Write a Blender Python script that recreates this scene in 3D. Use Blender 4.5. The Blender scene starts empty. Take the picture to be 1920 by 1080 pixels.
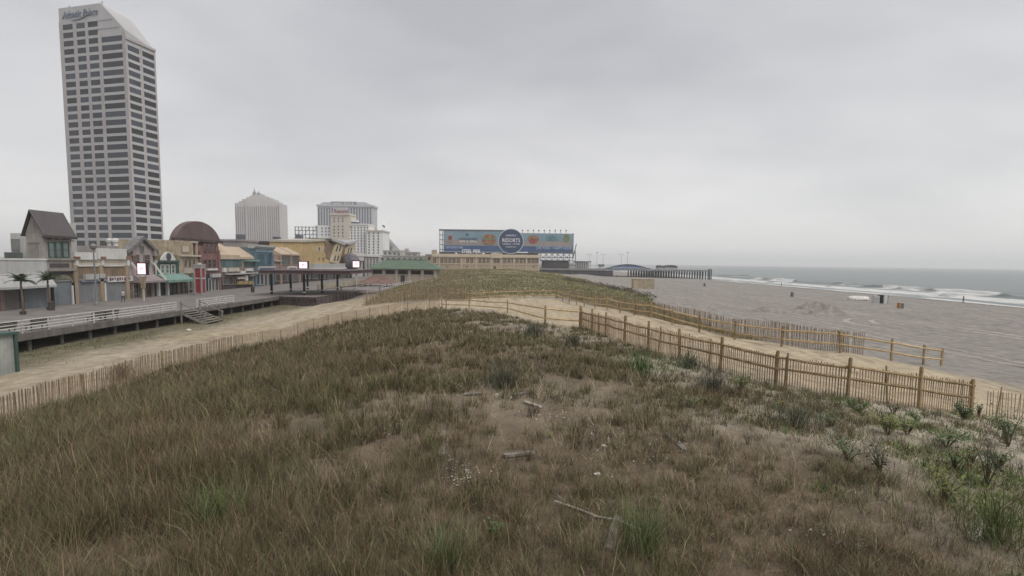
import bpy, bmesh, math, random
import numpy as np
from mathutils import Vector, Matrix

S = bpy.context.scene
COL = S.collection
R = math.radians
random.seed(7)
rng = np.random.default_rng(11)

# ------------------------------------------------------------------ camera
HC = 8.6                      # eye height over the water
FPX = 1000.0                  # focal length in photo pixels (1920 wide)
PP = (960.0, 579.0)           # principal point in photo pixels
PITCH = math.atan(0.0875)
ROLL = R(0.7)
_f = Vector((0, math.cos(PITCH), -math.sin(PITCH)))
_u0 = Vector((0, math.sin(PITCH), math.cos(PITCH)))
_r0 = Vector((1, 0, 0))
_r = _r0 * math.cos(ROLL) + _u0 * math.sin(ROLL)
_u = -_r0 * math.sin(ROLL) + _u0 * math.cos(ROLL)
cam_d = bpy.data.cameras.new('camera')
cam = bpy.data.objects.new('camera', cam_d)
COL.objects.link(cam)
cam_d.sensor_width = 36.0
cam_d.lens = 36.0 * FPX / 1920.0
cam_d.shift_y = (PP[1] - 540.0) / 1920.0
cam_d.clip_start = 0.1
cam_d.clip_end = 40000.0
m3 = Matrix((_r, _u, -_f)).transposed()
cam.matrix_world = Matrix.Translation((0, 0, HC)) @ m3.to_4x4()
S.camera = cam

# ------------------------------------------------------------------ sky, sun, exposure
SUN_EL, SUN_AZ = 56.0, 125.0      # azimuth clockwise from +Y
w = bpy.data.worlds.new('World')
S.world = w
w.use_nodes = True
nt = w.node_tree
nt.nodes.clear()
n_out = nt.nodes.new('ShaderNodeOutputWorld')
n_bg = nt.nodes.new('ShaderNodeBackground')
n_sky = nt.nodes.new('ShaderNodeTexSky')
n_sky.sky_type = 'NISHITA'
n_sky.sun_disc = False
n_sky.sun_elevation = R(SUN_EL)
n_sky.sun_rotation = R(SUN_AZ)
n_tc = nt.nodes.new('ShaderNodeTexCoord')
n_sep = nt.nodes.new('ShaderNodeSeparateXYZ')
nt.links.new(n_tc.outputs['Generated'], n_sep.inputs[0])
def wmath(op, a, b=None, c=None):
    n = nt.nodes.new('ShaderNodeMath'); n.operation = op
    for i, v in enumerate((a, b, c)):
        if v is None: continue
        if isinstance(v, (int, float)): n.inputs[i].default_value = v
        else: nt.links.new(v, n.inputs[i])
    return n.outputs[0]
zz = wmath('MAXIMUM', n_sep.outputs[2], 0.0)
den = wmath('ADD', zz, 0.22)
cx = wmath('DIVIDE', n_sep.outputs[0], den)
cy = wmath('DIVIDE', n_sep.outputs[1], den)
n_cmb = nt.nodes.new('ShaderNodeCombineXYZ')
nt.links.new(cx, n_cmb.inputs[0]); nt.links.new(cy, n_cmb.inputs[1])
def wnoise(scale, detail, rough, dist, sx=1.0, sy=1.0):
    mp = nt.nodes.new('ShaderNodeMapping')
    mp.inputs['Scale'].default_value = (sx, sy, 1)
    mp.inputs['Location'].default_value = (3.1 * scale, 1.7, 0)
    nt.links.new(n_cmb.outputs[0], mp.inputs[0])
    n = nt.nodes.new('ShaderNodeTexNoise')
    n.inputs['Scale'].default_value = scale
    n.inputs['Detail'].default_value = detail
    n.inputs['Roughness'].default_value = rough
    n.inputs['Distortion'].default_value = dist
    nt.links.new(mp.outputs[0], n.inputs['Vector'])
    return n.outputs['Fac']
nA = wnoise(0.55, 4.0, 0.45, 0.4, 1.0, 0.9)
nB = wnoise(1.9, 5.0, 0.5, 0.2, 0.8, 1.3)
nsum = wmath('ADD', wmath('MULTIPLY', nA, 0.75), wmath('MULTIPLY', nB, 0.25))
ramp = nt.nodes.new('ShaderNodeValToRGB')
ramp.color_ramp.elements[0].position = 0.36
ramp.color_ramp.elements[0].color = (3.0, 3.02, 3.2, 1)
ramp.color_ramp.elements[1].position = 0.64
ramp.color_ramp.elements[1].color = (4.95, 4.9, 4.95, 1)
nt.links.new(nsum, ramp.inputs[0])
# thicker, paler air towards the horizon
hz = wmath('POWER', wmath('SUBTRACT', 1.0, wmath('MINIMUM', zz, 1.0)), 9.0)
mixh = nt.nodes.new('ShaderNodeMix'); mixh.data_type = 'RGBA'
nt.links.new(wmath('MULTIPLY', hz, 0.8), mixh.inputs[0])
nt.links.new(ramp.outputs[0], mixh.inputs[6])
mixh.inputs[7].default_value = (7.0, 6.9, 6.6, 1)
mixs = nt.nodes.new('ShaderNodeMix'); mixs.data_type = 'RGBA'
mixs.inputs[0].default_value = 0.95
nt.links.new(n_sky.outputs[0], mixs.inputs[6])
nt.links.new(mixh.outputs[2], mixs.inputs[7])
n_bg.inputs['Strength'].default_value = 0.1
nt.links.new(mixs.outputs[2], n_bg.inputs['Color'])
nt.links.new(n_bg.outputs[0], n_out.inputs['Surface'])

sun_d = bpy.data.lights.new('sun', 'SUN')
sun_d.energy = 1.5
sun_d.angle = R(35)
sun_d.color = (1.0, 0.96, 0.9)
sun = bpy.data.objects.new('sun', sun_d)
COL.objects.link(sun)
sd = Vector((math.sin(R(SUN_AZ)) * math.cos(R(SUN_EL)), math.cos(R(SUN_AZ)) * math.cos(R(SUN_EL)), math.sin(R(SUN_EL))))
sun.rotation_euler = sd.to_track_quat('Z', 'Y').to_euler()

S.view_settings.view_transform = 'Standard'
S.view_settings.look = 'None'
S.view_settings.gamma = 1.0
S.view_settings.exposure = 0.68
S.render.engine = 'CYCLES'
S.cycles.use_denoising = True
S.cycles.max_bounces = 6
S.cycles.diffuse_bounces = 3
S.cycles.volume_bounces = 2

# ------------------------------------------------------------------ pixels to places
def ray(px, py):
    return _f * FPX + _r * (px - PP[0]) + _u * (PP[1] - py)
def onz(px, py, z):
    d = ray(px, py); t = (z - HC) / d.z
    return (d.x * t, d.y * t)
def onx(px, py, X):
    d = ray(px, py); t = X / d.x
    return (d.y * t, HC + d.z * t)      # (Y, z)
def ony(px, py, Y):
    d = ray(px, py); t = Y / d.y
    return (d.x * t, HC + d.z * t)      # (X, z)

# ------------------------------------------------------------------ materials
MATS = {}
def mat(name, col, rough=0.8, var=0.18, scale=0.8, bump=0.0, bscale=30.0, rnd=0.0, metal=0.0, spec=0.3, col2=None, streak=0.0, emit=None):
    if name in MATS: return MATS[name]
    m = bpy.data.materials.new(name); m.use_nodes = True
    t = m.node_tree; b = t.nodes['Principled BSDF']
    b.inputs['Roughness'].default_value = rough
    b.inputs['Metallic'].default_value = metal
    b.inputs['Specular IOR Level'].default_value = spec
    g = t.nodes.new('ShaderNodeNewGeometry')
    n = t.nodes.new('ShaderNodeTexNoise')
    n.inputs['Scale'].default_value = scale; n.inputs['Detail'].default_value = 6.0
    n.inputs['Roughness'].default_value = 0.62
    t.links.new(g.outputs['Position'], n.inputs['Vector'])
    mx = t.nodes.new('ShaderNodeMix'); mx.data_type = 'RGBA'
    c2 = col2 or tuple(c * (1 - 2.2 * var) if 2.2 * var < 0.9 else c * 0.1 for c in col)
    mx.inputs[6].default_value = (*c2, 1)
    mx.inputs[7].default_value = (*col, 1)
    rp = t.nodes.new('ShaderNodeMapRange')
    rp.inputs[1].default_value = 0.3; rp.inputs[2].default_value = 0.62
    t.links.new(n.outputs['Fac'], rp.inputs[0])
    t.links.new(rp.outputs[0], mx.inputs[0])
    outc = mx.outputs[2]
    if streak > 0:
        mp = t.nodes.new('ShaderNodeMapping'); mp.inputs['Scale'].default_value = (2.2, 2.2, 0.12)
        t.links.new(g.outputs['Position'], mp.inputs[0])
        n2 = t.nodes.new('ShaderNodeTexNoise'); n2.inputs['Scale'].default_value = 1.6; n2.inputs['Detail'].default_value = 4
        t.links.new(mp.outputs[0], n2.inputs['Vector'])
        r2 = t.nodes.new('ShaderNodeMapRange'); r2.inputs[1].default_value = 0.35; r2.inputs[2].default_value = 0.7
        r2.inputs[3].default_value = 1.0 - streak; r2.inputs[4].default_value = 1.0
        t.links.new(n2.outputs['Fac'], r2.inputs[0])
        h = t.nodes.new('ShaderNodeHueSaturation')
        t.links.new(outc, h.inputs['Color']); t.links.new(r2.outputs[0], h.inputs['Value'])
        outc = h.outputs[0]
    if rnd > 0:
        oi = t.nodes.new('ShaderNodeObjectInfo')
        r3 = t.nodes.new('ShaderNodeMapRange'); r3.inputs[3].default_value = 1 - rnd; r3.inputs[4].default_value = 1 + rnd
        t.links.new(oi.outputs['Random'], r3.inputs[0])
        h = t.nodes.new('ShaderNodeHueSaturation')
        t.links.new(outc, h.inputs['Color']); t.links.new(r3.outputs[0], h.inputs['Value'])
        outc = h.outputs[0]
    t.links.new(outc, b.inputs['Base Color'])
    if bump > 0:
        n3 = t.nodes.new('ShaderNodeTexNoise'); n3.inputs['Scale'].default_value = bscale; n3.inputs['Detail'].default_value = 4
        t.links.new(g.outputs['Position'], n3.inputs['Vector'])
        bp = t.nodes.new('ShaderNodeBump'); bp.inputs['Strength'].default_value = bump; bp.inputs['Distance'].default_value = 0.05
        t.links.new(n3.outputs['Fac'], bp.inputs['Height']); t.links.new(bp.outputs[0], b.inputs['Normal'])
    if emit:
        b.inputs['Emission Color'].default_value = (*emit[:3], 1); b.inputs['Emission Strength'].default_value = emit[3]
    MATS[name] = m
    return m
def attr_mat(name, attr, rough=0.9, spec=0.1, bump=0.0, bscale=20.0, bdist=0.05, var=0.25, vscale=1.5, lanes=0.0):
    m = bpy.data.materials.new(name); m.use_nodes = True
    t = m.node_tree; b = t.nodes['Principled BSDF']
    b.inputs['Roughness'].default_value = rough; b.inputs['Specular IOR Level'].default_value = spec
    a = t.nodes.new('ShaderNodeAttribute'); a.attribute_name = attr
    g = t.nodes.new('ShaderNodeNewGeometry')
    n = t.nodes.new('ShaderNodeTexNoise'); n.inputs['Scale'].default_value = vscale; n.inputs['Detail'].default_value = 8; n.inputs['Roughness'].default_value = 0.65
    t.links.new(g.outputs['Position'], n.inputs['Vector'])
    r = t.nodes.new('ShaderNodeMapRange'); r.inputs[1].default_value = 0.3; r.inputs[2].default_value = 0.7
    r.inputs[3].default_value = 1 - var; r.inputs[4].default_value = 1 + var
    t.links.new(n.outputs['Fac'], r.inputs[0])
    h = t.nodes.new('ShaderNodeHueSaturation')
    t.links.new(a.outputs['Color'], h.inputs['Color'])
    if lanes:
        mp = t.nodes.new('ShaderNodeMapping'); mp.inputs['Scale'].default_value = (1.7, 0.10, 1); mp.inputs['Rotation'].default_value = (0, 0, 0.12)
        t.links.new(g.outputs['Position'], mp.inputs[0])
        nl = t.nodes.new('ShaderNodeTexNoise'); nl.inputs['Scale'].default_value = 1.0; nl.inputs['Detail'].default_value = 5; nl.inputs['Distortion'].default_value = 0.6
        t.links.new(mp.outputs[0], nl.inputs['Vector'])
        rl = t.nodes.new('ShaderNodeMapRange'); rl.inputs[1].default_value = 0.3; rl.inputs[2].default_value = 0.7; rl.inputs[3].default_value = 1 - lanes; rl.inputs[4].default_value = 1 + lanes
        t.links.new(nl.outputs['Fac'], rl.inputs[0])
        ml = t.nodes.new('ShaderNodeMath'); ml.operation = 'MULTIPLY'
        t.links.new(rl.outputs[0], ml.inputs[0]); t.links.new(r.outputs[0], ml.inputs[1]); t.links.new(ml.outputs[0], h.inputs['Value'])
    else: t.links.new(r.outputs[0], h.inputs['Value'])
    t.links.new(h.outputs[0], b.inputs['Base Color'])
    if bump > 0:
        n3 = t.nodes.new('ShaderNodeTexNoise'); n3.inputs['Scale'].default_value = bscale; n3.inputs['Detail'].default_value = 7; n3.inputs['Roughness'].default_value = 0.6
        t.links.new(g.outputs['Position'], n3.inputs['Vector'])
        bp = t.nodes.new('ShaderNodeBump'); bp.inputs['Strength'].default_value = bump; bp.inputs['Distance'].default_value = bdist
        t.links.new(n3.outputs['Fac'], bp.inputs['Height']); t.links.new(bp.outputs[0], b.inputs['Normal'])
    MATS[name] = m
    return m
def glass(name, col=(0.035, 0.04, 0.05), rough=0.12, rnd=0.5, spec=0.6):
    return mat(name, col, rough, 0.25, 0.15, rnd=rnd, spec=spec)

# ------------------------------------------------------------------ mesh helpers
W = {}      # world origin of each object
class MB:
    def __init__(s): s.v = []; s.f = []; s.mi = []; s.cur = 0
    def add(s, vs, fs):
        o = len(s.v); s.v += [tuple(p) for p in vs]
        for f in fs: s.f.append(tuple(i + o for i in f)); s.mi.append(s.cur)
        return s
    def box(s, x0, x1, y0, y1, z0, z1):
        x0, x1 = min(x0, x1), max(x0, x1); y0, y1 = min(y0, y1), max(y0, y1); z0, z1 = min(z0, z1), max(z0, z1)
        return s.add([(x0,y0,z0),(x1,y0,z0),(x1,y1,z0),(x0,y1,z0),(x0,y0,z1),(x1,y0,z1),(x1,y1,z1),(x0,y1,z1)],
              [(0,3,2,1),(4,5,6,7),(0,1,5,4),(1,2,6,5),(2,3,7,6),(3,0,4,7)])
    def prism(s, pts, vec):
        """polygon (3-D points) extruded along vec"""
        n = len(pts); a = [Vector(p) for p in pts]; v = Vector(vec)
        nrm = Vector((0, 0, 0))
        for i in range(n):
            p, q = a[i], a[(i + 1) % n]
            nrm += Vector(((p.y - q.y) * (p.z + q.z), (p.z - q.z) * (p.x + q.x), (p.x - q.x) * (p.y + q.y)))
        if nrm.dot(v) > 0: a = a[::-1]
        fs = [tuple(range(n)), tuple(range(2 * n - 1, n - 1, -1))]
        for i in range(n):
            j = (i + 1) % n; fs.append((i, i + n, j + n, j))
        return s.add(a + [p + v for p in a], fs)
    def beam(s, p, q, wx, wz, up=(0, 0, 1)):
        p = Vector(p); q = Vector(q); d = (q - p).normalized(); u = Vector(up)
        if abs(d.dot(u)) > 0.98: u = Vector((1, 0, 0))
        sd_ = d.cross(u).normalized(); up_ = sd_.cross(d).normalized()
        a = sd_ * wx / 2; b = up_ * wz / 2
        return s.add([p - a - b, p + a - b, p + a + b, p - a + b, q - a - b, q + a - b, q + a + b, q - a + b],
              [(0,3,2,1)[::-1], (4,7,6,5)[::-1], (0,4,5,1)[::-1], (1,5,6,2)[::-1], (2,6,7,3)[::-1], (3,7,4,0)[::-1]])
    def tube(s, pts, rad, n=8, cap=True):
        pts = [Vector(p) for p in pts]; k = len(pts)
        rs = rad if isinstance(rad, (list, tuple)) else [rad] * k
        vs = []; fs = []
        prev = None
        for i in range(k):
            d = (pts[min(i + 1, k - 1)] - pts[max(i - 1, 0)]).normalized()
            if prev is None:
                u = Vector((0, 0, 1)) if abs(d.z) < 0.9 else Vector((1, 0, 0))
                a = d.cross(u).normalized()
            else:
                a = (prev - d * prev.dot(d)).normalized()
            prev = a; b = d.cross(a)
            for j in range(n):
                t = 2 * math.pi * j / n
                vs.append(pts[i] + (a * math.cos(t) + b * math.sin(t)) * rs[i])
        for i in range(k - 1):
            for j in range(n):
                fs.append((i * n + j, i * n + (j + 1) % n, (i + 1) * n + (j + 1) % n, (i + 1) * n + j))
        if cap:
            fs.append(tuple(range(n - 1, -1, -1))); fs.append(tuple((k - 1) * n + j for j in range(n)))
        return s.add(vs, fs)
    def lathe(s, c, prof, n=16):
        """prof: list of (r, z)"""
        vs = []; fs = []
        for r, z in prof:
            for j in range(n):
                t = 2 * math.pi * j / n
                vs.append((c[0] + r * math.cos(t), c[1] + r * math.sin(t), c[2] + z))
        for i in range(len(prof) - 1):
            for j in range(n):
                fs.append((i * n + j, i * n + (j + 1) % n, (i + 1) * n + (j + 1) % n, (i + 1) * n + j))
        fs.append(tuple(range(n - 1, -1, -1))); fs.append(tuple((len(prof) - 1) * n + j for j in range(n)))
        return s.add(vs, fs)
    def mesh(s, name, mats, org=(0, 0, 0), smooth=False):
        me = bpy.data.meshes.new(name)
        me.from_pydata([(v[0] - org[0], v[1] - org[1], v[2] - org[2]) for v in s.v], [], s.f)
        if not isinstance(mats, (list, tuple)): mats = [mats]
        for m_ in mats: me.materials.append(m_)
        if len(mats) > 1: me.polygons.foreach_set('material_index', s.mi)
        if smooth: me.polygons.foreach_set('use_smooth', [True] * len(s.f))
        me.update()
        return me
def tag(o, label=None, cat=None, group=None, kind=None):
    if label: o['label'] = label
    if cat: o['category'] = cat
    if group: o['group'] = group
    if kind: o['kind'] = kind
    return o
def put(name, me, parent=None, loc=(0, 0, 0), rz=0.0, sc=None, rot=None):
    """place mesh data at a world position, under parent if given"""
    o = bpy.data.objects.new(name, me); COL.objects.link(o)
    loc = Vector(loc)
    if parent is not None:
        o.parent = parent; o.location = loc - W[parent.name]
    else: o.location = loc
    W[o.name] = loc
    if rot is not None: o.rotation_euler = rot
    elif rz: o.rotation_euler = (0, 0, rz)
    if sc is not None: o.scale = sc if not isinstance(sc, (int, float)) else (sc, sc, sc)
    return o
def build(mb, name, m, parent=None, smooth=False, **kw):
    if parent is not None: org = W[parent.name]
    else:
        a = np.array(mb.v); org = Vector(((a[:, 0].min() + a[:, 0].max()) / 2, (a[:, 1].min() + a[:, 1].max()) / 2, a[:, 2].min()))
    o = put(name, mb.mesh(name, m, org, smooth), parent, org)
    return tag(o, **kw)
def thing(name, loc, label, cat, group=None):
    o = bpy.data.objects.new(name, None); COL.objects.link(o)
    o.location = loc; o.empty_display_size = 0.3; W[o.name] = Vector(loc)
    return tag(o, label, cat, group)
def dup(root, loc, rz=0.0, label=None, sc=None):
    r = root.copy(); COL.objects.link(r); r.location = loc; r.rotation_euler = (0, 0, rz)
    if sc: r.scale = (sc, sc, sc)
    W[r.name] = Vector(loc)
    if label: r['label'] = label
    for ch in list(root.children):
        c = ch.copy(); COL.objects.link(c); c.parent = r; W[c.name] = Vector(loc)
        for g in list(ch.children):
            d = g.copy(); COL.objects.link(d); d.parent = c; W[d.name] = Vector(loc)
    return r
def text(name, s, m, parent, p, right, up, height, width=None, shear=0.0, depth=0.03, bold=0.0):
    """lettering as a mesh: lower-left corner at p"""
    cu = bpy.data.curves.new('t', 'FONT'); cu.body = s; cu.size = 1.0; cu.extrude = 0.5; cu.shear = shear; cu.resolution_u = 2; cu.offset = bold
    ob = bpy.data.objects.new('t', cu)
    me = bpy.data.meshes.new_from_object(ob)
    bpy.data.objects.remove(ob); bpy.data.curves.remove(cu)
    n = len(me.vertices); co = np.empty(n * 3); me.vertices.foreach_get('co', co); co = co.reshape(-1, 3)
    mn = co.min(0); mx = co.max(0); sz = mx - mn
    sy = height / sz[1]; sx = (width / sz[0]) if width else sy
    right = np.array(Vector(right).normalized()); up = np.array(Vector(up).normalized()); nrm = np.cross(right, up)
    org = np.array(W[parent.name])
    q = (co[:, :1] - mn[0]) * sx * right + (co[:, 1:2] - mn[1]) * sy * up + co[:, 2:3] * depth * nrm + np.array(p) - org
    me.vertices.foreach_set('co', q.ravel()); me.materials.clear(); me.materials.append(m); me.update()
    me.name = name
    o = bpy.data.objects.new(name, me); COL.objects.link(o); o.parent = parent; W[o.name] = W[parent.name]
    return o

# ------------------------------------------------------------------ noise on the plane
def vnoise(x, y, seed=0):
    x = np.asarray(x, float); y = np.asarray(y, float)
    xi = np.floor(x).astype(np.int64); yi = np.floor(y).astype(np.int64)
    fx = x - xi; fy = y - yi
    fx = fx * fx * (3 - 2 * fx); fy = fy * fy * (3 - 2 * fy)
    def h(a, b):
        n = (a * 374761393 + b * 668265263 + seed * 982451653) & 0x7fffffff
        n = ((n ^ (n >> 13)) * 1274126177) & 0x7fffffff
        n = (n ^ (n >> 16)) & 0xffff
        return n / 65535.0
    a = h(xi, yi) * (1 - fx) + h(xi + 1, yi) * fx
    b = h(xi, yi + 1) * (1 - fx) + h(xi + 1, yi + 1) * fx
    return a * (1 - fy) + b * fy
def fbm(x, y, seed=0, o=4):
    s = 0.0; a = 0.5; t = 0.0
    for i in range(o):
        s = s + a * vnoise(x * 2 ** i, y * 2 ** i, seed + i * 17); t += a; a *= 0.5
    return s / t
def sstep(a, b, x):
    t = np.clip((np.asarray(x, float) - a) / (b - a), 0, 1); return t * t * (3 - 2 * t)
def inpoly(x, y, poly):
    x = np.asarray(x); y = np.asarray(y); r = np.zeros(x.shape, bool); n = len(poly)
    for i in range(n):
        x0, y0 = poly[i]; x1, y1 = poly[(i + 1) % n]
        if y0 == y1: continue
        c = ((y0 > y) != (y1 > y)) & (x < (x1 - x0) * (y - y0) / (y1 - y0) + x0)
        r ^= c
    return r
def pdist(x, y, line):
    x = np.asarray(x, float); y = np.asarray(y, float); d = np.full(x.shape, 1e9)
    for (x0, y0), (x1, y1) in zip(line[:-1], line[1:]):
        L = (x1 - x0) ** 2 + (y1 - y0) ** 2
        t = np.clip(((x - x0) * (x1 - x0) + (y - y0) * (y1 - y0)) / L, 0, 1)
        d = np.minimum(d, np.hypot(x - x0 - t * (x1 - x0), y - y0 - t * (y1 - y0)))
    return d

# ------------------------------------------------------------------ the lie of the land
LEFT_FENCE = [(-20.5, 15), (-21.6, 22), (-22.0, 27), (-21.6, 36), (-20.6, 48), (-19.2, 57), (-17.2, 64.5), (-13.5, 68.5), (-9.6, 70.5)]
RAIL_NEAR = [(-9.3, 70.5), (-5.6, 63), (-1.0, 49), (2.15, 34.2)]
SLAT_NEAR = [(4.6, 35.5), (5.6, 30.5), (6.7, 26.8), (7.7, 24.2), (9.1, 21.4), (10.7, 19.5), (12.6, 18.8), (14.6, 18.6), (16.6, 18.9)]
RAIL_BEACH = [(-6.6, 78), (0.5, 77), (6.3, 75), (8.4, 62), (10.3, 54), (11.8, 46.5), (13.6, 40.5), (15.5, 36.5), (17.6, 33.5), (19.5, 31.8), (21.4, 31.2), (24.6, 32.4), (27.9, 34.2)]
SLAT_BEACH = [(6.6, 82), (9.5, 72), (11.0, 62), (12.4, 54), (13.6, 47), (15.4, 41), (17.4, 37), (19.6, 34.4), (22.0, 33.0)]
SLAT_BACK = [(-22.6, 81), (-17, 83), (-11.5, 82), (-6.0, 80)]
CTRL = [(0,-4,4.6),(0,4,4.6),(0,8,4.6),(-8,8,4.5),(8,8,4.5),(0,15,4.7),(0,25,4.7),(2.2,34,4.55),(5.5,33,4.2),(-6,20,4.4),(-10,15,3.9),(-14,12,3.1),(-8,30,3.9),(-14,25,2.8),
 (-13,40,2.7),(-5,45,3.5),(1,42,4.1),(-16,35,2.2),(-21.5,22,1.45),(-22,27,1.4),(-20.4,48,1.2),(-17.2,64,1.6),(-9.5,70,2.4),(-12,55,2.4),(-5,56,3.1),
 (6.5,26,4.35),(9.2,21,4.15),(10.7,19.3,4.0),(16.6,19,3.4),(12,12,4.1),(18,12,3.2),(8,15,4.4),(14,7,3.8),(22,15,2.5),(18,2,3.3),(-18,6,2.6),(-22,4,1.8),
 (0,57,3.4),(4,45,3.75),(9,35,3.85),(13,28,3.65),(18,26,3.3),(24,28,2.6),(-5,68,2.8),(11.6,46,4.1),(21,31,3.3),(27.9,34,2.2),(10,55,3.8),(4,65,3.5),(-5,76,2.9),(6,75,3.5),
 (16,48,2.9),(22,45,2.1),(32,42,1.7),(20,70,2.3),(14,75,2.9),(0,100,3.7),(-10,100,3.7),(-20,92,2.4),(-26,110,2.2),(-5,140,5.0),(6,140,4.7),(0,180,5.9),(-12,180,5.6),(-28,180,3.2),
 (15,150,3.4),(24,150,2.0),(0,235,5.4),(18,220,3.0),(16,110,3.0),(26,116,2.1),(32,120,1.8),(30,200,1.8),(-20,140,4.0),(-30,145,1.6),
 (40,20,1.7),(34,8,1.9),(60,60,1.5),(50,120,1.6),(60,200,1.4),(30,0,2.2),(-30,15,1.2),(-30,25,1.2),(-29,50,1.1),(-36,60,1.0),(-30,80,1.2),(-25,76,1.25),(-32,100,1.1),(-36,30,1.0),(-36,130,1.2)]
_c = np.array(CTRL, float)
_n = len(_c)
_A = np.zeros((_n + 3, _n + 3))
_d = np.hypot(_c[:, None, 0] - _c[None, :, 0], _c[:, None, 1] - _c[None, :, 1])
_A[:_n, :_n] = -_d - np.eye(_n) * 0.8
_A[:_n, _n] = 1; _A[:_n, _n + 1] = _c[:, 0]; _A[:_n, _n + 2] = _c[:, 1]; _A[_n:, :_n] = _A[:_n, _n:].T
_wt = np.linalg.solve(_A, np.concatenate([_c[:, 2], np.zeros(3)]))
def land(x, y):
    x = np.asarray(x, float); y = np.asarray(y, float); sh = x.shape
    X = x.ravel(); Y = y.ravel(); out = np.empty(X.shape)
    for i in range(0, len(X), 40000):
        a = X[i:i + 40000]; b = Y[i:i + 40000]
        a2 = np.clip(a, -45, 70); b2 = np.clip(b, -6, 245)
        d = np.sqrt((a2[:, None] - _c[:, 0]) ** 2 + (b2[:, None] - _c[:, 1]) ** 2 + 1.0)
        z = -d @ _wt[:_n] + _wt[_n] + _wt[_n + 1] * a2 + _wt[_n + 2] * b2
        beach = np.interp(a, [20, 40, 60, 95, 104, 112, 125, 160, 400, 20000], [1.9, 1.7, 1.5, 0.95, 0.62, 0.0, -0.7, -2, -5, -6])
        k = sstep(32, 50, a); z = z * (1 - k) + beach * k
        k = sstep(235, 262, b) * (1 - sstep(20, 45, a)); z = z * (1 - k) + 1.6 * k
        k = sstep(-32, -38, a); z = z * (1 - k) + 1.0 * k
        k = sstep(-58, -64, a); z = z * (1 - k) + 2.3 * k
        out[i:i + 40000] = z
    near = (X > -45) & (X < 110) & (Y < 260)
    dn = np.where(near, 0.34 * (fbm(X * 0.35, Y * 0.35, 3) - 0.5) + 0.10 * (fbm(X * 1.9, Y * 1.9, 9) - 0.5), 0)
    dn = dn * np.where(X > 34, 0.35, 1.0) * (1 - sstep(95, 110, X))
    return (out + dn).reshape(sh)
def land1(x, y): return float(land(np.array([x]), np.array([y]))[0])

NEAR_DUNE = [(-24, -8), (-20.3, 15), (-21.3, 22), (-21.7, 27), (-21.3, 36), (-20.3, 48), (-18.9, 57), (-16.9, 64.2), (-13.3, 68), (-9.4, 70), (-5.8, 62.6), (-0.9, 51.8), (1.9, 34.2), (4.4, 34.9), (5.4, 30.2), (6.5, 26.6),
             (7.5, 24), (8.9, 21.2), (10.5, 19.2), (12.6, 18.5), (14.6, 18.3), (16.8, 18.6), (21, 15), (23, 6), (23, -8)]
FAR_DUNE = [(-23, 82), (-17, 84), (-11.5, 83), (-6, 81), (0.5, 80), (6.6, 83), (10.0, 72), (11.5, 62), (13.0, 54), (14.2, 47), (16.0, 41), (18.5, 38.5), (19, 46), (20, 70), (25, 100), (27, 118), (25, 150), (24, 200), (20, 246), (-34, 246), (-33, 180), (-29, 140), (-26, 105)]
PATH = [(-13, 72.5), (-6, 74.5), (0, 70), (4.5, 60), (6.5, 48), (9.5, 37), (13, 29.5), (16.5, 25.4), (19.5, 25.0)]

def grid_axis(parts):
    r = []
    for a, b, s in parts:
        r += list(np.arange(a, b, s))
    r.append(parts[-1][1])
    return np.array(r)
gx = grid_axis([(-12500, -1500, 1100), (-1500, -300, 150), (-300, -90, 22), (-90, -48, 3.0), (-48, -26, 0.8), (-26, 30, 0.4), (30, 50, 0.7), (50, 116, 1.3), (116, 170, 9), (170, 500, 55), (500, 1500, 200), (1500, 12500, 1100)])
gy = grid_axis([(-400, -60, 40), (-60, -6, 6), (-6, 4, 1), (4, 50, 0.4), (50, 90, 0.6), (90, 250, 1.4), (250, 400, 8), (400, 1500, 70), (1500, 12500, 1000)])
GX, GY = np.meshgrid(gx, gy)
GZ = land(GX, GY)
nx, ny = len(gx), len(gy)
dn_m = inpoly(GX, GY, NEAR_DUNE).astype(float)
fd_m = inpoly(GX, GY, FAR_DUNE).astype(float)
pd = pdist(GX, GY, PATH)
left_m = (1 - sstep(-19, -15, GX)) * (1 - dn_m) * (1 - fd_m) * (GY < 100)
path_m = np.maximum((1 - sstep(5.5, 9.5, pd)) * (1 - dn_m) * (1 - fd_m), left_m * 0.72)
C = np.zeros(GX.shape + (4,)); C[..., 3] = 1
def mixc(m, c):
    global C
    C[..., :3] = C[..., :3] * (1 - m[..., None]) + np.array(c) * m[..., None]
C[..., :3] = (0.252, 0.234, 0.213)                       # the beach
mixc(sstep(101, 107, GX + 3 * (fbm(GX * 0.1, GY * 0.06, 5) - 0.5)), (0.20, 0.185, 0.175))   # wet sand
mixc(np.clip(path_m, 0, 1), (0.40, 0.335, 0.24))
mixc(left_m * sstep(0.46, 0.62, fbm(GX * 0.22, GY * 0.22, 31)) * 0.45, (0.32, 0.26, 0.165))
mixc((1 - sstep(-36, -30.5, GX + 3.0 * (fbm(GX * 0.3, GY * 0.3, 8) - 0.5))) * (GY < 130) * 0.85, (0.115, 0.105, 0.07))     # weedy strip by the boardwalk, with the deck-edge shade painted in
bare = sstep(0.40, 0.62, fbm(GX * 0.16 + 3, GY * 0.16, 21) + 0.16 * sstep(2, 14, GX) - 0.10 * sstep(0, -12, GX))
nd = dn_m
mixc(nd, (0.150, 0.118, 0.084))
mixc(nd * bare * sstep(10, 20, GY) * 0.8, (0.30, 0.258, 0.205))
mixc(nd * sstep(3, 11, GX + 0.15 * (GY - 10) + 6 * (fbm(GX * .3, GY * .3, 44) - .5)), (0.345, 0.31, 0.25))
mixc(fd_m, (0.30, 0.25, 0.155))
mixc((GX < -66).astype(float), (0.18, 0.18, 0.18))
kind = np.where((dn_m + fd_m) > 0.5, 1, np.where((path_m > 0.45), 2, 0))
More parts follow.
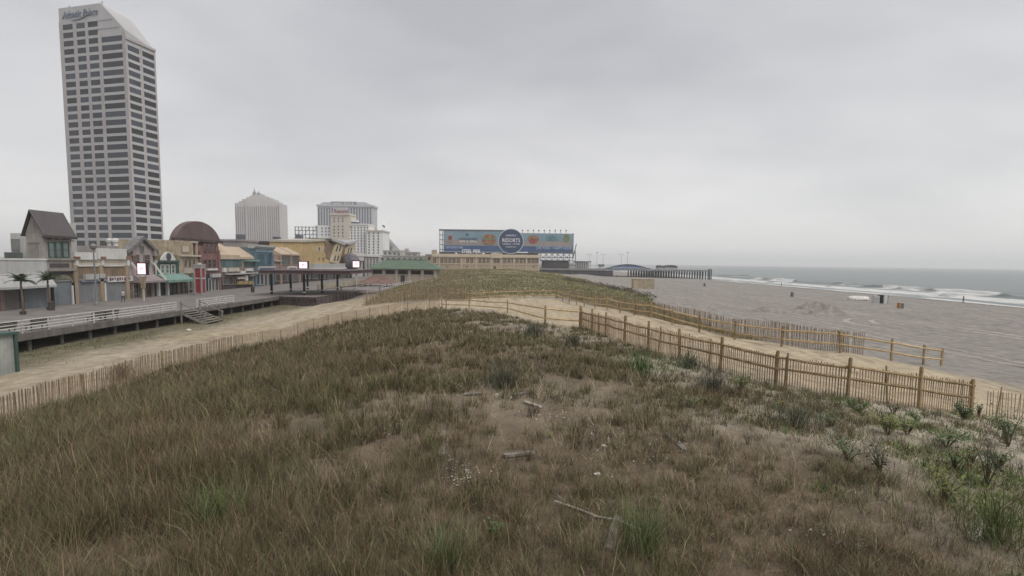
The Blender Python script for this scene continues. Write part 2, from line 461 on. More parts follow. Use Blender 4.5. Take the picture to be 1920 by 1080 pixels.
vco = np.stack([GX, GY, GZ], -1).reshape(-1, 3)
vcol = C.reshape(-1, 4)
# smooth normals over the whole sheet, so the pieces of ground shade as one
dzx = np.gradient(GZ, gx, axis=1); dzy = np.gradient(GZ, gy, axis=0)
vn = np.stack([-dzx, -dzy, np.ones_like(dzx)], -1).reshape(-1, 3); vn /= np.linalg.norm(vn, axis=1)[:, None]
ii, jj = np.meshgrid(np.arange(nx - 1), np.arange(ny - 1))
q0 = (jj * nx + ii).ravel()
quads = np.stack([q0, q0 + 1, q0 + nx + 1, q0 + nx], 1)
qk = kind.reshape(-1)[q0]
sand_mat = attr_mat('sand', 'col', 0.95, 0.08, 1.0, 5.0, 0.14, 0.30, 1.1, 0.14)
def np_mesh(name, co, faces_list, m, col=None, normals=None, smooth=True):
    """faces_list: arrays of equal-length faces"""
    me = bpy.data.meshes.new(name)
    me.vertices.add(len(co)); me.vertices.foreach_set('co', np.asarray(co, np.float32).ravel())
    loops = np.concatenate([f.ravel() for f in faces_list]).astype(np.int32)
    cnt = np.concatenate([np.full(len(f), f.shape[1]) for f in faces_list]).astype(np.int32)
    me.loops.add(len(loops)); me.loops.foreach_set('vertex_index', loops)
    me.polygons.add(len(cnt)); st = np.concatenate([[0], np.cumsum(cnt)[:-1]]).astype(np.int32)
    me.polygons.foreach_set('loop_start', st); me.polygons.foreach_set('loop_total', cnt)
    me.materials.append(m)
    if smooth: me.polygons.foreach_set('use_smooth', np.ones(len(cnt), bool))
    me.update(calc_edges=True)
    if col is not None:
        a = me.attributes.new('col', 'FLOAT_COLOR', 'POINT'); a.data.foreach_set('color', np.asarray(col, np.float32).ravel())
    if normals is not None: me.normals_split_custom_set_from_vertices(normals.tolist())
    return me
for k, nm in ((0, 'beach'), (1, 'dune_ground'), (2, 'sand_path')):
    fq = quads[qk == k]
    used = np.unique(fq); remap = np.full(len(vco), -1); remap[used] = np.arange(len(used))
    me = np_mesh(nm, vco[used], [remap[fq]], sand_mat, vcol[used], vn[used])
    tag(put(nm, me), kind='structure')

# ------------------------------------------------------------------ the sea
sx_ = grid_axis([(103, 180, 0.55), (180, 260, 2.5), (260, 600, 12), (600, 2000, 90), (2000, 12400, 900)])
sy_ = grid_axis([(-380, 40, 20), (40, 110, 1.5), (110, 340, 1.0), (340, 700, 5), (700, 2000, 60), (2000, 12400, 900)])
SX, SY = np.meshgrid(sx_, sy_)
SZ = np.zeros_like(SX); FO = np.zeros_like(SX)
fine = 1 - sstep(230, 400, SX)
SZ += fine * (0.10 * np.sin((SX + 14 * (fbm(SY * 0.012, SX * 0.01, 2) - 0.5)) * 0.38) + 0.14 * (fbm(SX * 0.5, SY * 0.16, 4) - 0.5))
edge = 112.5 + 7 * (fbm(SY * 0.022, SY * 0 + 0.3, 6) - 0.5)
for c, amp, wd, sd_, thr in ((131, 0.55, 1.6, 12, 0.30), (150, 1.25, 1.5, 13, 0.52), (170, 0.9, 1.9, 15, 0.62), (196, 0.6, 2.6, 16, 0.72)):
    cl = c + 12 * (fbm(SY * 0.010, SY * 0 + 1.5, sd_) - 0.5)
    on = sstep(thr - 0.06, thr + 0.08, fbm(SY * 0.017, SY * 0 + 7.5, sd_ + 40))
    t = SX - cl
    prof = np.where(t < 0, np.exp(-(t / (wd * 0.55)) ** 2), np.exp(-(t / (wd * 1.9)) ** 2))
    rag = 0.75 + 0.5 * fbm(SX * 0.7, SY * 0.45, sd_ + 5)
    SZ += amp * prof * (0.35 + 0.65 * on) * rag
    fm = on * np.where(t < 0, np.exp(np.minimum(t, 0) / (9.0 + 3 * wd)), np.exp(-(t / 0.8) ** 2))
    FO = np.maximum(FO, fm * (0.55 + 0.75 * fbm(SX * 0.35, SY * 0.12, sd_ + 9)))
swash = np.exp(-((SX - edge - 2) / 2.2) ** 2) + 0.75 * np.exp(-((SX - edge - 9) / 3.5) ** 2) + 0.8 * np.exp(-((SX - edge - 17) / 4.0) ** 2)
FO = np.maximum(FO, swash * (0.45 + 0.9 * fbm(SX * 0.3, SY * 0.07, 77)))
FO = np.clip((FO - 0.45) / 0.45, 0, 1)
SZ += 0.10 * FO * fbm(SX * 1.3, SY * 0.9, 5) + 0.02
SZ = np.where(SX < edge + 1.5, np.minimum(SZ, 0.04), SZ)
nsx, nsy = len(sx_), len(sy_)
ii, jj = np.meshgrid(np.arange(nsx - 1), np.arange(nsy - 1)); q0 = (jj * nsx + ii).ravel()
sq = np.stack([q0, q0 + 1, q0 + nsx + 1, q0 + nsx], 1)
sea_mat = bpy.data.materials.new('sea_water'); sea_mat.use_nodes = True
t_ = sea_mat.node_tree; b_ = t_.nodes['Principled BSDF']
at = t_.nodes.new('ShaderNodeAttribute'); at.attribute_name = 'col'
gm = t_.nodes.new('ShaderNodeNewGeometry')
mp = t_.nodes.new('ShaderNodeMapping'); mp.inputs['Scale'].default_value = (0.9, 0.22, 1)
t_.links.new(gm.outputs['Position'], mp.inputs[0])
nz = t_.nodes.new('ShaderNodeTexNoise'); nz.inputs['Scale'].default_value = 0.55; nz.inputs['Detail'].default_value = 8; nz.inputs['Roughness'].default_value = 0.62
t_.links.new(mp.outputs[0], nz.inputs['Vector'])
nf = t_.nodes.new('ShaderNodeTexNoise'); nf.inputs['Scale'].default_value = 1.6; nf.inputs['Detail'].default_value = 8
t_.links.new(mp.outputs[0], nf.inputs['Vector'])
sm = t_.nodes.new('ShaderNodeMath'); sm.operation = 'MULTIPLY_ADD'
t_.links.new(nf.outputs['Fac'], sm.inputs[0]); sm.inputs[1].default_value = 1.3; sm.inputs[2].default_value = -0.65
sm2 = t_.nodes.new('ShaderNodeMath'); sm2.operation = 'ADD'
t_.links.new(at.outputs['Fac'], sm2.inputs[0]); t_.links.new(sm.outputs[0], sm2.inputs[1])
mr = t_.nodes.new('ShaderNodeMapRange'); mr.inputs[1].default_value = 0.3; mr.inputs[2].default_value = 0.75
t_.links.new(sm2.outputs[0], mr.inputs[0])
mg = t_.nodes.new('ShaderNodeMath'); mg.operation = 'MULTIPLY'
ms = t_.nodes.new('ShaderNodeMapRange'); ms.inputs[1].default_value = 0.02; ms.inputs[2].default_value = 0.12
t_.links.new(at.outputs['Fac'], ms.inputs[0])
t_.links.new(mr.outputs[0], mg.inputs[0]); t_.links.new(ms.outputs[0], mg.inputs[1])
mxw = t_.nodes.new('ShaderNodeMix'); mxw.data_type = 'RGBA'
mxw.inputs[6].default_value = (0.15, 0.175, 0.17, 1); mxw.inputs[7].default_value = (0.62, 0.62, 0.60, 1)
t_.links.new(mg.outputs[0], mxw.inputs[0]); t_.links.new(mxw.outputs[2], b_.inputs['Base Color'])
mrr = t_.nodes.new('ShaderNodeMapRange'); mrr.inputs[3].default_value = 0.32; mrr.inputs[4].default_value = 0.9
t_.links.new(mg.outputs[0], mrr.inputs[0]); t_.links.new(mrr.outputs[0], b_.inputs['Roughness'])
b_.inputs['IOR'].default_value = 1.33
b_.inputs['Specular IOR Level'].default_value = 0.35
bp = t_.nodes.new('ShaderNodeBump'); bp.inputs['Strength'].default_value = 1.0; bp.inputs['Distance'].default_value = 0.9
t_.links.new(nz.outputs['Fac'], bp.inputs['Height']); t_.links.new(bp.outputs[0], b_.inputs['Normal'])
fc = np.stack([FO, FO, FO, np.ones_like(FO)], -1).reshape(-1, 4)
tag(put('sea', np_mesh('sea', np.stack([SX, SY, SZ], -1).reshape(-1, 3), [sq], sea_mat, fc)), kind='structure')

# ------------------------------------------------------------------ fences on the dune
wood_slat = mat('weathered_slat', (0.30, 0.225, 0.145), 0.85, 0.2, 3.0, rnd=0.30, col2=(0.17, 0.125, 0.085))
wood_red = mat('cedar_slat', (0.38, 0.26, 0.16), 0.85, 0.2, 3.0, rnd=0.36, col2=(0.24, 0.17, 0.115))
wood_post = mat('fence_post_wood', (0.37, 0.265, 0.14), 0.85, 0.22, 4.0, rnd=0.18, streak=0.25)
wood_rail = mat('rail_wood', (0.52, 0.38, 0.21), 0.85, 0.2, 3.0, rnd=0.15)
wire_mat = mat('wire', (0.18, 0.17, 0.16), 0.6, 0.1, 5.0, metal=0.6)
def along(line, step, start=0.0):
    out = []; d = start
    for (x0, y0), (x1, y1) in zip(line[:-1], line[1:]):
        L = math.hypot(x1 - x0, y1 - y0)
        while d < L:
            t = d / L; out.append((x0 + (x1 - x0) * t, y0 + (y1 - y0) * t, math.atan2(y1 - y0, x1 - x0))); d += step
        d -= L
    return out
def slat_mesh(h, wd, m):
    b = MB(); b.add([(-wd/2, -.006, -.12), (wd/2, -.006, -.12), (wd/2, .006, -.12), (-wd/2, .006, -.12), (-wd/2, -.006, h - .03), (wd/2, -.006, h - .03), (wd/2, .006, h - .03), (-wd/2, .006, h - .03), (0, -.006, h), (0, .006, h)],
        [(0,3,2,1),(0,1,5,4),(2,3,7,6),(1,2,6,5),(3,0,4,7),(4,5,8),(6,7,9),(5,6,9,8),(7,4,8,9)])
    return b.mesh('slat', m)
def slat_fence(name, line, label, m, h=1.2, step=0.095, wd=0.042, post_step=3.0, post_h=1.35, limit=300, post_r=0.05, lean=0.05, double=False):
    pts = along(line, step)
    xs = np.array([p[0] for p in pts]); ys = np.array([p[1] for p in pts]); zs = land(xs, ys)
    hump = 0.10 * (fbm(np.arange(len(xs)) * 0.035, np.zeros(len(xs)), 3) - 0.5)
    root = thing(name, (line[0][0], line[0][1], zs[0]), label, 'fence', 'sand fences on the dune')
    dist = np.hypot(xs, ys); order = set(np.argsort(dist)[:limit].tolist())
    me = slat_mesh(h, wd, m); rest = MB()
    for i, (x, y, a) in enumerate(pts):
        lr = random.gauss(0, lean * 0.5); ll = random.gauss(0, lean * 0.45); dz = hump[i] + random.gauss(0, 0.014)
        if i % 37 == 29 and lean > 0.02: continue
        if i in order:
            put('slat', me, root, (x, y, zs[i] + dz), rot=(lr, ll, a + random.gauss(0, 0.1)), sc=(random.uniform(.85, 1.15), 1, random.uniform(.62, .9) if random.random() < .035 else random.uniform(.97, 1.02)))
        else:
            c, s_ = math.cos(a) * wd / 2, math.sin(a) * wd / 2
            rest.add([(x - c, y - s_, zs[i] - .05), (x + c, y + s_, zs[i] - .05), (x + c + ll, y + s_, zs[i] + h + dz), (x - c + ll, y - s_, zs[i] + h + dz)], [(0, 1, 2, 3)])
    if rest.v:
        tag(build(rest, 'slat_run', m, root), kind='stuff')
    wires = MB()
    for hz_ in (0.15, 0.45, 0.75, 1.05):
        wires.tube([(x, y, zs[i * 10] + hz_ + hump[i * 10]) for i, (x, y, a) in enumerate(pts[::10])], 0.004, 3, False)
    tag(build(wires, 'wire', wire_mat, root), kind='stuff')
    pm = MB(); pm.tube([(0, 0, -.2), (0.004, 0, post_h * .5), (0, .004, post_h)], [post_r, post_r * .95, post_r * .85], 8); pme = pm.mesh('post', wood_post, smooth=False)
    for k, (x, y, a) in enumerate(along(line, post_step, 0.4)):
        n_ = (-math.sin(a) * 0.07, math.cos(a) * 0.07)
        put('post', pme, root, (x - n_[0], y - n_[1], land1(x, y)), rot=(random.gauss(0, .03), random.gauss(0, .03), random.random() * 3), sc=(1, 1, random.uniform(0.9, 1.06)))
    return root
slat_fence('sand_fence', LEFT_FENCE, 'long grey slat sand fence between the open sand by the boardwalk and the tall grass', wood_slat, h=1.28, step=0.088, post_step=2.9, post_h=1.3, post_r=0.04, lean=0.03)
sn = slat_fence('sand_fence', SLAT_NEAR, 'reddish picket sand fence with two wooden rails along the grassy side of the path', wood_red, post_step=3.3, post_h=1.38, post_r=0.036, lean=0.018, step=0.094, wd=0.036)
slat_fence('sand_fence', SLAT_BEACH, 'weathered slat sand fence on the beach side behind the long split rail fence', wood_slat, h=1.5, post_step=3.2, post_h=1.55)
slat_fence('sand_fence', SLAT_BACK, 'short pale slat sand fence beyond the path entrance, at the foot of the far dune', wood_slat, h=2.1, post_step=2.6, post_h=2.25, lean=0.05, step=0.10)
slat_fence('sand_fence', [(17.2, 18.9), (18.6, 19.3), (20.4, 19.9)], 'thin faded wire and slat fence stub past the end of the picket fence', wood_slat, h=1.0, step=0.16, wd=0.03, post_step=1.7, post_h=1.15, post_r=0.025)
def rails_between(root, pp, hs, rr=0.065):
    for (x0, y0, z0), (x1, y1, z1) in zip(pp[:-1], pp[1:]):
        for h in hs:
            a = Vector((x0, y0, z0 + h + random.gauss(0, .02))); b = Vector((x1, y1, z1 + h + random.gauss(0, .02)))
            d = (b - a).normalized() * 0.08; mid = (a + b) / 2 + Vector((random.gauss(0, .015), random.gauss(0, .015), random.gauss(-.015, .02)))
            mb = MB(); mb.tube([a - d, a.lerp(mid, .5), mid, mid.lerp(b, .5), b + d], [rr * .75, rr, rr * 1.05, rr, rr * .75], 6)
            build(mb, 'rail', wood_rail, root)
def rail_fence(name, line, label, step=2.6, hs=(0.5, 1.08), ph=1.3, pts=None):
    ps = [(x, y, land1(x, y)) for x, y in (pts or [(p[0], p[1]) for p in along(line, step, 0.0)] + [line[-1]])]
    root = thing(name, ps[0], label, 'fence', 'split rail fences along the sand path')
    pm = MB(); pm.box(-.05, .05, -.048, .048, -.3, ph - .05); pm.add([(-.05, -.048, ph - .05), (.05, -.048, ph - .05), (.05, .048, ph - .05), (-.05, .048, ph - .05), (0, 0, ph)], [(0, 1, 4), (1, 2, 4), (2, 3, 4), (3, 0, 4)])
    pme = pm.mesh('post', wood_post)
    for x, y, z in ps: put('post', pme, root, (x, y, z), rot=(random.gauss(0, .02), random.gauss(0, .02), random.random() * .5), sc=(1, 1, random.uniform(.95, 1.06)))
    rails_between(root, ps, hs)
    return root
rail_fence('split_rail_fence', RAIL_NEAR, 'split rail fence without pickets beside the grass where the path bends', pts=[(-9.3, 70.5), (-8.6, 69.4), (-5.2, 64.5), (-0.45, 53), (2.15, 34.2), (4.6, 35.2)])
rail_fence('split_rail_fence', RAIL_BEACH[:3], 'short split rail fence below the far grassy dune, across the path bend', pts=[(-6.6, 78), (-3.4, 77.7), (1.8, 76.8), (6.3, 75)])
rail_fence('split_rail_fence', RAIL_BEACH[2:], 'long pale split rail fence between the sand path and the open beach', step=3.3)
# the two heavy rails on the picket fence, and its thick posts
ps = [(x + math.sin(a) * 0.10, y - math.cos(a) * 0.10, land1(x, y)) for x, y, a in along(SLAT_NEAR, 2.35, 0.1)] + [(16.55, 18.8, land1(16.6, 18.9))]
pm = MB(); pm.box(-.046, .046, -.045, .045, -.3, 1.40); pm.box(-.034, .034, -.033, .033, 1.40, 1.44); pme = pm.mesh('rail_post', wood_post)
for x, y, z in ps: put('rail_post', pme, sn, (x, y, z), rot=(random.gauss(0, .015), random.gauss(0, .015), random.random() * .4), sc=(1, 1, random.uniform(.93, 1.05)))
_wr = wood_rail; wood_rail = wood_post
rails_between(sn, ps, (0.68, 1.12), 0.05)
wood_rail = _wr

# ------------------------------------------------------------------ the boardwalk
BWZ, BX0, BX1 = 2.5, -57.0, -38.6      # deck height, shop side, sea side
deck_mat = mat('deck_boards', (0.20, 0.185, 0.175), 0.85, 0.2, 0.5, streak=0.0, bump=0.3, bscale=6, col2=(0.135, 0.12, 0.115))
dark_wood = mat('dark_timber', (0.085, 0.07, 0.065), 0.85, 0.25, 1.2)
pile_mat = mat('pile_timber', (0.12, 0.105, 0.09), 0.9, 0.25, 2.0)
steel_pale = mat('pale_rail_metal', (0.60, 0.59, 0.56), 0.5, 0.15, 1.5, rnd=0.06)
mb = MB(); mb.box(-66.5, BX1, 18, 430, BWZ - .12, BWZ)
bw = build(mb, 'boardwalk', deck_mat, kind='structure')
mb = MB(); mb.box(BX1, BX1 + .12, 18, 430, BWZ - .55, BWZ + .02); build(mb, 'fascia_board', mat('fascia_timber', (0.19, 0.175, 0.16), .85, .2, .8, streak=.3), bw)
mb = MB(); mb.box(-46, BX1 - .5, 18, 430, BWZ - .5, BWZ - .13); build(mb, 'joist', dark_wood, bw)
mb = MB(); mb.tube([(0, 0, -1.0), (0, 0, 1.42)], .16, 8); pme = mb.mesh('pile', pile_mat)
for k in range(34):
    put('pile', pme, bw, (BX1 - 0.35, 24 + k * 3.1, 1.0)); 
    if k % 2 == 0: put('pile', pme, bw, (BX1 - 3.6, 24 + k * 3.1, 1.0))
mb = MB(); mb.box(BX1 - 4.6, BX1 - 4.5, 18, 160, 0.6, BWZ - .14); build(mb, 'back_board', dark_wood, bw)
# railing
RX = BX1 - 0.15
def railing(label, segs, rails=(0.28, 0.52, 0.76, 1.05), m=None, step=2.45, x=RX, posts_h=1.05, name='boardwalk_railing'):
    m = m or steel_pale
    root = thing(name, (x, segs[0][0], BWZ), label, 'railing', 'railings along the boardwalk')
    pm = MB(); pm.box(-.05, .05, -.05, .05, -.35, posts_h - .02); pme = pm.mesh('post', m)
    for a, b in segs:
        n_ = max(1, round((b - a) / step)); st = (b - a) / n_
        for i in range(n_ + 1): put('post', pme, root, (x, a + i * st, BWZ))
        for r in rails:
            mb = MB(); wd = .09 if r == rails[-1] else .055
            mb.box(x - wd / 2 + .08, x + wd / 2 + .08, a, b, BWZ + r - .035, BWZ + r + .035); build(mb, 'rail', m, root)
    return root
yA = onx(333, 585, BX1)[0]; yB = onx(372, 575, BX1)[0]; yC = onx(440, 560, BX1)[0]
railing('long pale metal railing along the boardwalk edge by the palms', [(20, yA)])
railing('short pale railing between the beach steps and the stage platform', [(yB, yC)])
# steps down to the sand
st = thing('beach_steps', (BX1 + 2, (yA + yB) / 2, 1.0), 'grey wooden steps with handrails from the boardwalk down to the sand', 'steps')
for i in range(7):
    mb = MB(); x = BX1 + .15 + i * .42; z = BWZ - .15 - i * .2
    mb.box(x, x + .44, yA + .3, yB - .3, z - .05, z); build(mb, 'tread', mat('step_wood', (.25, .23, .2), .85, .2, 1.5), st)
for y in (yA + .2, yB - .2):
    mb = MB(); mb.beam((BX1 + .1, y, BWZ + .95), (BX1 + 3.2, y, BWZ - .45), .08, .1); build(mb, 'handrail', MATS['step_wood'], st)
    mb = MB(); mb.beam((BX1 + .1, y, BWZ - .2), (BX1 + 3.2, y, BWZ - 1.6), .1, .25); build(mb, 'stringer', MATS['step_wood'], st)
    for xx, zt, zb in ((BX1 + .3, BWZ + 1.1, 1.0), (BX1 + 3.0, BWZ - .2, .7)):
        mb = MB(); mb.box(xx - .07, xx + .07, y - .07, y + .07, zb, zt); build(mb, 'post', MATS['step_wood'], st)

# ------------------------------------------------------------------ shop fronts
XF = -57.0
pink = mat('mauve_stucco', (0.40, 0.345, 0.335), .9, .1, .6, streak=.2)
cream = mat('cream_stucco', (0.52, 0.475, 0.40), .9, .1, .6, streak=.2)
greyw = mat('grey_white_panel', (0.43, 0.43, 0.425), .6, .08, .5, streak=.18)
tan = mat('tan_stucco', (0.36, 0.285, 0.205), .9, .12, .8, streak=.2)
tanroof = mat('tan_metal_roof', (0.50, 0.395, 0.29), .6, .1, .4, streak=.15)
brick = mat('red_brick', (0.225, 0.125, 0.115), .9, .2, 2.5, bump=.3, bscale=9)
darkr = mat('dark_standing_seam', (0.085, 0.075, 0.078), .5, .15, .5)
brownroof = mat('brown_barrel_roof', (0.135, 0.095, 0.09), .55, .15, .4)
shutm = mat('roller_shutter', (0.29, 0.30, 0.315), .55, .12, .5, rnd=.1, streak=.25)
shutb = mat('roller_shutter_blue', (0.235, 0.265, 0.285), .55, .12, .5, rnd=.08, streak=.25)
green = mat('green_awning', (0.21, 0.33, 0.29), .8, .12, .8, streak=.2)
dkgreen = mat('dark_green_paint', (0.055, 0.10, 0.085), .6, .15, .8)
teal = mat('blue_teal_panel', (0.115, 0.19, 0.235), .6, .15, .6, streak=.2)
white = mat('white_paint', (0.60, 0.595, 0.575), .6, .08, .8, streak=.12)
dark = mat('dark_opening', (0.03, 0.03, 0.032), .7, .2, 1.0)
gl = glass('shop_glass', (0.05, 0.055, 0.06), .12, .4)
glg = glass('green_tint_glass', (0.12, 0.17, 0.165), .15, .3)
brownf = mat('brown_fascia', (0.24, 0.175, 0.12), .9, .15, .8, streak=.2)
redm = mat('red_panel', (0.29, 0.05, 0.06), .55, .12, .8, streak=.15)
def fq(px, py, d=0.0): return onx(px, py, XF + d)
class Shop:
    def __init__(s, name, label, px0, px1, X=XF):
        s.X = X; y0 = onx(px0, 540, X)[0]; y1 = onx(px1, 540, X)[0]; s.y0, s.y1 = y0, y1
        s.px0, s.px1 = px0, px1
        s.root = thing(name, (X, (y0 + y1) / 2, BWZ), label, 'building', 'shop fronts along the boardwalk')
    def yz(s, px0, px1, pt, pb):
        pm = (px0 + px1) / 2; pc = (pt + pb) / 2
        zb = onx(pm, pb, s.X)[1]
        if zb < BWZ + .35: zb = BWZ
        return onx(px0, pc, s.X)[0], onx(px1, pc, s.X)[0], zb, onx(pm, pt, s.X)[1]
    def slab(s, name, px0, px1, pt, pb, m, d0=-.2, d1=.1, parent=None, **kw):
        y0, y1, z0, z1 = s.yz(px0, px1, pt, pb)
        mb = MB(); mb.box(s.X + d0, s.X + d1, y0, y1, z0, z1)
        return build(mb, name, m, parent or s.root, **kw)
    def window(s, px0, px1, pt, pb, fm=white, gm=None, cols=1, rows=2, d=.03, fw=.09):
        y0, y1, z0, z1 = s.yz(px0, px1, pt, pb); X = s.X + d
        mb = MB(); mb.box(X - .1, X + .02, y0, y1, z0, z1); o = build(mb, 'window', gm or gl, s.root)
        mb = MB(); e = X + .10
        mb.box(X, e, y0 - fw, y0 + .02, z0 - fw, z1 + fw); mb.box(X, e, y1 - .02, y1 + fw, z0 - fw, z1 + fw)
        mb.box(X, e - .01, y0, y1, z1 - .02, z1 + fw - .004); mb.box(X, e + .06, y0, y1, z0 - fw, z0 + .02)
        build(mb, 'frame', fm, o)
        mb = MB()
        for i in range(1, cols): yy = y0 + (y1 - y0) * i / cols; mb.box(X, X + .06, yy - .03, yy + .03, z0, z1)
        for i in range(1, rows): zz_ = z0 + (z1 - z0) * i / rows; mb.box(X, X + .055, y0, y1, zz_ - .03, zz_ + .03)
        if mb.v: build(mb, 'mullion', fm, o)
        return o
    def shutter(s, px0, px1, pt, pb, m=shutm, d=.02):
        y0, y1, z0, z1 = s.yz(px0, px1, pt, pb); X = s.X + d
        n_ = max(6, int((z1 - z0) / .12)); pts = []
        for i in range(n_):
            a = z0 + (z1 - z0) * i / n_; b = z0 + (z1 - z0) * (i + 1) / n_
            pts += [(X + .02, y0, a), (X + .055, y0, a + (b - a) * .35), (X + .055, y0, a + (b - a) * .8)]
        pts += [(X + .02, y0, z1), (X - .1, y0, z1), (X - .1, y0, z0)]
        mb = MB(); mb.prism(pts, (0, y1 - y0, 0)); o = build(mb, 'roller_shutter', m, s.root)
        mb = MB(); mb.box(X, X + .09, y0 - .08, y0, z0, z1); mb.box(X, X + .09, y1, y1 + .08, z0, z1); mb.box(X - .02, X + .16, y0 - .08, y1 + .08, z1, z1 + .25)
        build(mb, 'guide_frame', mat('shutter_frame', (.2, .2, .21), .6, .1, 1.0), o)
        return o
    def prof(s, name, px0, px1, poly, m, parent=None):
        """poly: (d, z) profile extruded along the street"""
        y0 = onx(px0, 520, s.X)[0]; y1 = onx(px1, 520, s.X)[0]
        mb = MB(); mb.prism([(s.X + d, y0, z) for d, z in poly], (0, y1 - y0, 0))
        return build(mb, name, m, parent or s.root)
    def z(s, px, py): return onx(px, py, s.X)[1]
    def y(s, px): return onx(px, 520, s.X)[0]
    def body(s, m, pt, back=10, px0=None, px1=None, parent=None):
        px0 = px0 if px0 is not None else s.px0; px1 = px1 if px1 is not None else s.px1
        return s.slab('wall', px0, px1, pt, 640, m, -back, 0.0)
    def letters(s, name, txt, px0, px1, pt, pb, m, d=.13, shear=0.0, parent=None):
        y0, y1, z0, z1 = s.yz(px0, px1, pt, pb)
        return text(name, txt, m, parent or s.root, (s.X + d, y0, z0), (0, 1, 0), (0, 0, 1), z1 - z0, y1 - y0, shear)

# 1 grey-white shop with flared metal fascia
s = Shop('boardwalk_shop', 'low shop with flared grey white metal fascia over roller shutters, behind the palms', -40, 86)
s.body(mat('taupe_wall', (.25, .225, .205), .9, .12, .8, streak=.2), 500)
zt = s.z(45, 488); zm = s.z(45, 514); zb = s.z(45, 540)
f = s.prof('fascia', -40, 85, [(-.6, zt), (.25, zt), (.35, zm + .05), (.35, zm), (1.35, zb + .25), (1.35, zb), (-.6, zb)], greyw)
s.prof('fascia_cap', -41, 86, [(-.65, zt), (.33, zt), (.33, zt + .22), (-.65, zt + .22)], white, f)
s.prof('fascia_band', -41, 86, [(.34, zm - .02), (.42, zm - .02), (.42, zm + .08), (.34, zm + .08)], white, f)
s.shutter(8, 34, 545, 592, mat('brown_shutter', (.2, .175, .165), .6, .15, .8, streak=.3)); s.shutter(45, 86, 540, 590, shutb)
s.slab('pillar', 35, 43, 542, 600, dark_wood, -.1, .25); s.slab('pillar', -2, 4, 545, 600, mat('mauve_wood', (.25, .17, .16), .8, .2, 1.), -.1, .25)
# 2 Victorian tower house
s = Shop('victorian_house', 'tall narrow taupe house with steep dark seamed gable roof and three green framed windows', 86, 139)
taupe = mat('taupe_clapboard', (.33, .31, .285), .9, .1, .9, streak=.2)
taupe2 = mat('taupe_trim', (.26, .235, .21), .85, .1, .9)
y0, y1 = s.y(86), s.y(137.5)
ze = s.z(110, 440); zr = s.z(95, 398); xb = XF - 2.15; xr = XF - 1.2
mb = MB(); mb.prism([(XF, y0, BWZ), (XF, y0, ze), (xr, y0, zr - .25), (xb, y0, ze), (xb, y0, BWZ)], (0, y1 - y0, 0)); build(mb, 'wall', taupe, s.root)
rf = MB(); o_ = .42
rf.prism([(XF + o_, y0 - o_, ze - .33), (xr, y0 - o_, zr), (xb - .2, y0 - o_, ze - .33), (xb - .2, y0 - o_, ze - .2), (xr, y0 - o_, zr + .17), (XF + o_, y0 - o_, ze - .2)], (0, y1 - y0 + 2 * o_, 0))
rfo = build(rf, 'roof', darkr, s.root)
seam = MB(); seam.beam((XF + o_ + .01, 0, ze - .17), (xr + .03, 0, zr + .18), .10, .09); sme = seam.mesh('seam', mat('seam_metal', (.19, .175, .175), .5, .1, 1.), (0, 0, 0))
for i in range(16): put('seam', sme, rfo, (0, y0 - o_ + .1 + i * (y1 - y0 + 2 * o_ - .2) / 15, 0))
mb = MB(); mb.box(XF + .2, XF + o_ + .08, y0 - o_ - .03, y1 + o_ + .03, ze - .5, ze - .335); build(mb, 'gutter', dark_wood, s.root)
for px in (90.5, 104, 117.5, 131): s.slab('bracket', px - 1, px + 1, 441, 449, dark_wood, 0, .35)
for px in (91, 104, 117.5):
    s.window(px, px + 10, 455, 482, dkgreen, glass('pale_green_glass', (.16, .2, .19), .15, .4), rows=2)
s.slab('string_course', 86, 138, 449.5, 452, taupe2, 0, .12); s.slab('sill_band', 86, 138, 484, 488, taupe2, 0, .2)
s.slab('sign_panel', 93, 129, 494, 501, mat('dark_sign', (.07, .065, .065), .6, .1, 1.), 0, .08)
s.slab('cornice', 85, 139, 503, 508, taupe2, 0, .4); s.slab('porch_band', 86, 138, 510, 528, mat('dark_porch', (.075, .065, .065), .8, .2, 1.), 0, .1)
s.shutter(100, 132, 528, 573, shutb, .05)
# arched sign over the door
ya, yb = s.y(98), s.y(134); zc = s.z(116, 531); mb = MB(); pts = []
for i in range(13):
    t = math.pi * i / 12; pts.append((XF + .12, (ya + yb) / 2 - math.cos(t) * (yb - ya) / 2, zc + math.sin(t) * 1.05))
for i in range(12, -1, -1):
    t = math.pi * i / 12; pts.append((XF + .12, (ya + yb) / 2 - math.cos(t) * (yb - ya) / 2 * .86, zc + math.sin(t) * .55))
mb.prism(pts, (.12, 0, 0)); build(mb, 'arched_sign', mat('olive_sign', (.2, .19, .13), .7, .3, 3.), s.root)
s.slab('column', 95, 97.5, 527, 575, dark, 0, .3); s.slab('column', 132.5, 134.5, 535, 573, white, .1, .3); s.slab('column', 136, 138.5, 527, 572, dark, 0, .3)
# side of the gable: louvre and a blind recess
mb = MB(); mb.box(xr - .22, xr + .22, y0 - .05, y0 + .1, ze + .15, zr - 1.25); build(mb, 'louvre', taupe2, s.root)
mb = MB(); mb.box(xr - .55, xr + .5, y0 - .04, y0 + .1, BWZ + 4, ze - 1.1); build(mb, 'blind_window', taupe2, s.root)
mb = MB(); mb.box(xr - .65, xr + .65, y0 - .12, y0 + .1, ze - 1.1, ze - .95); build(mb, 'lintel', taupe, s.root)
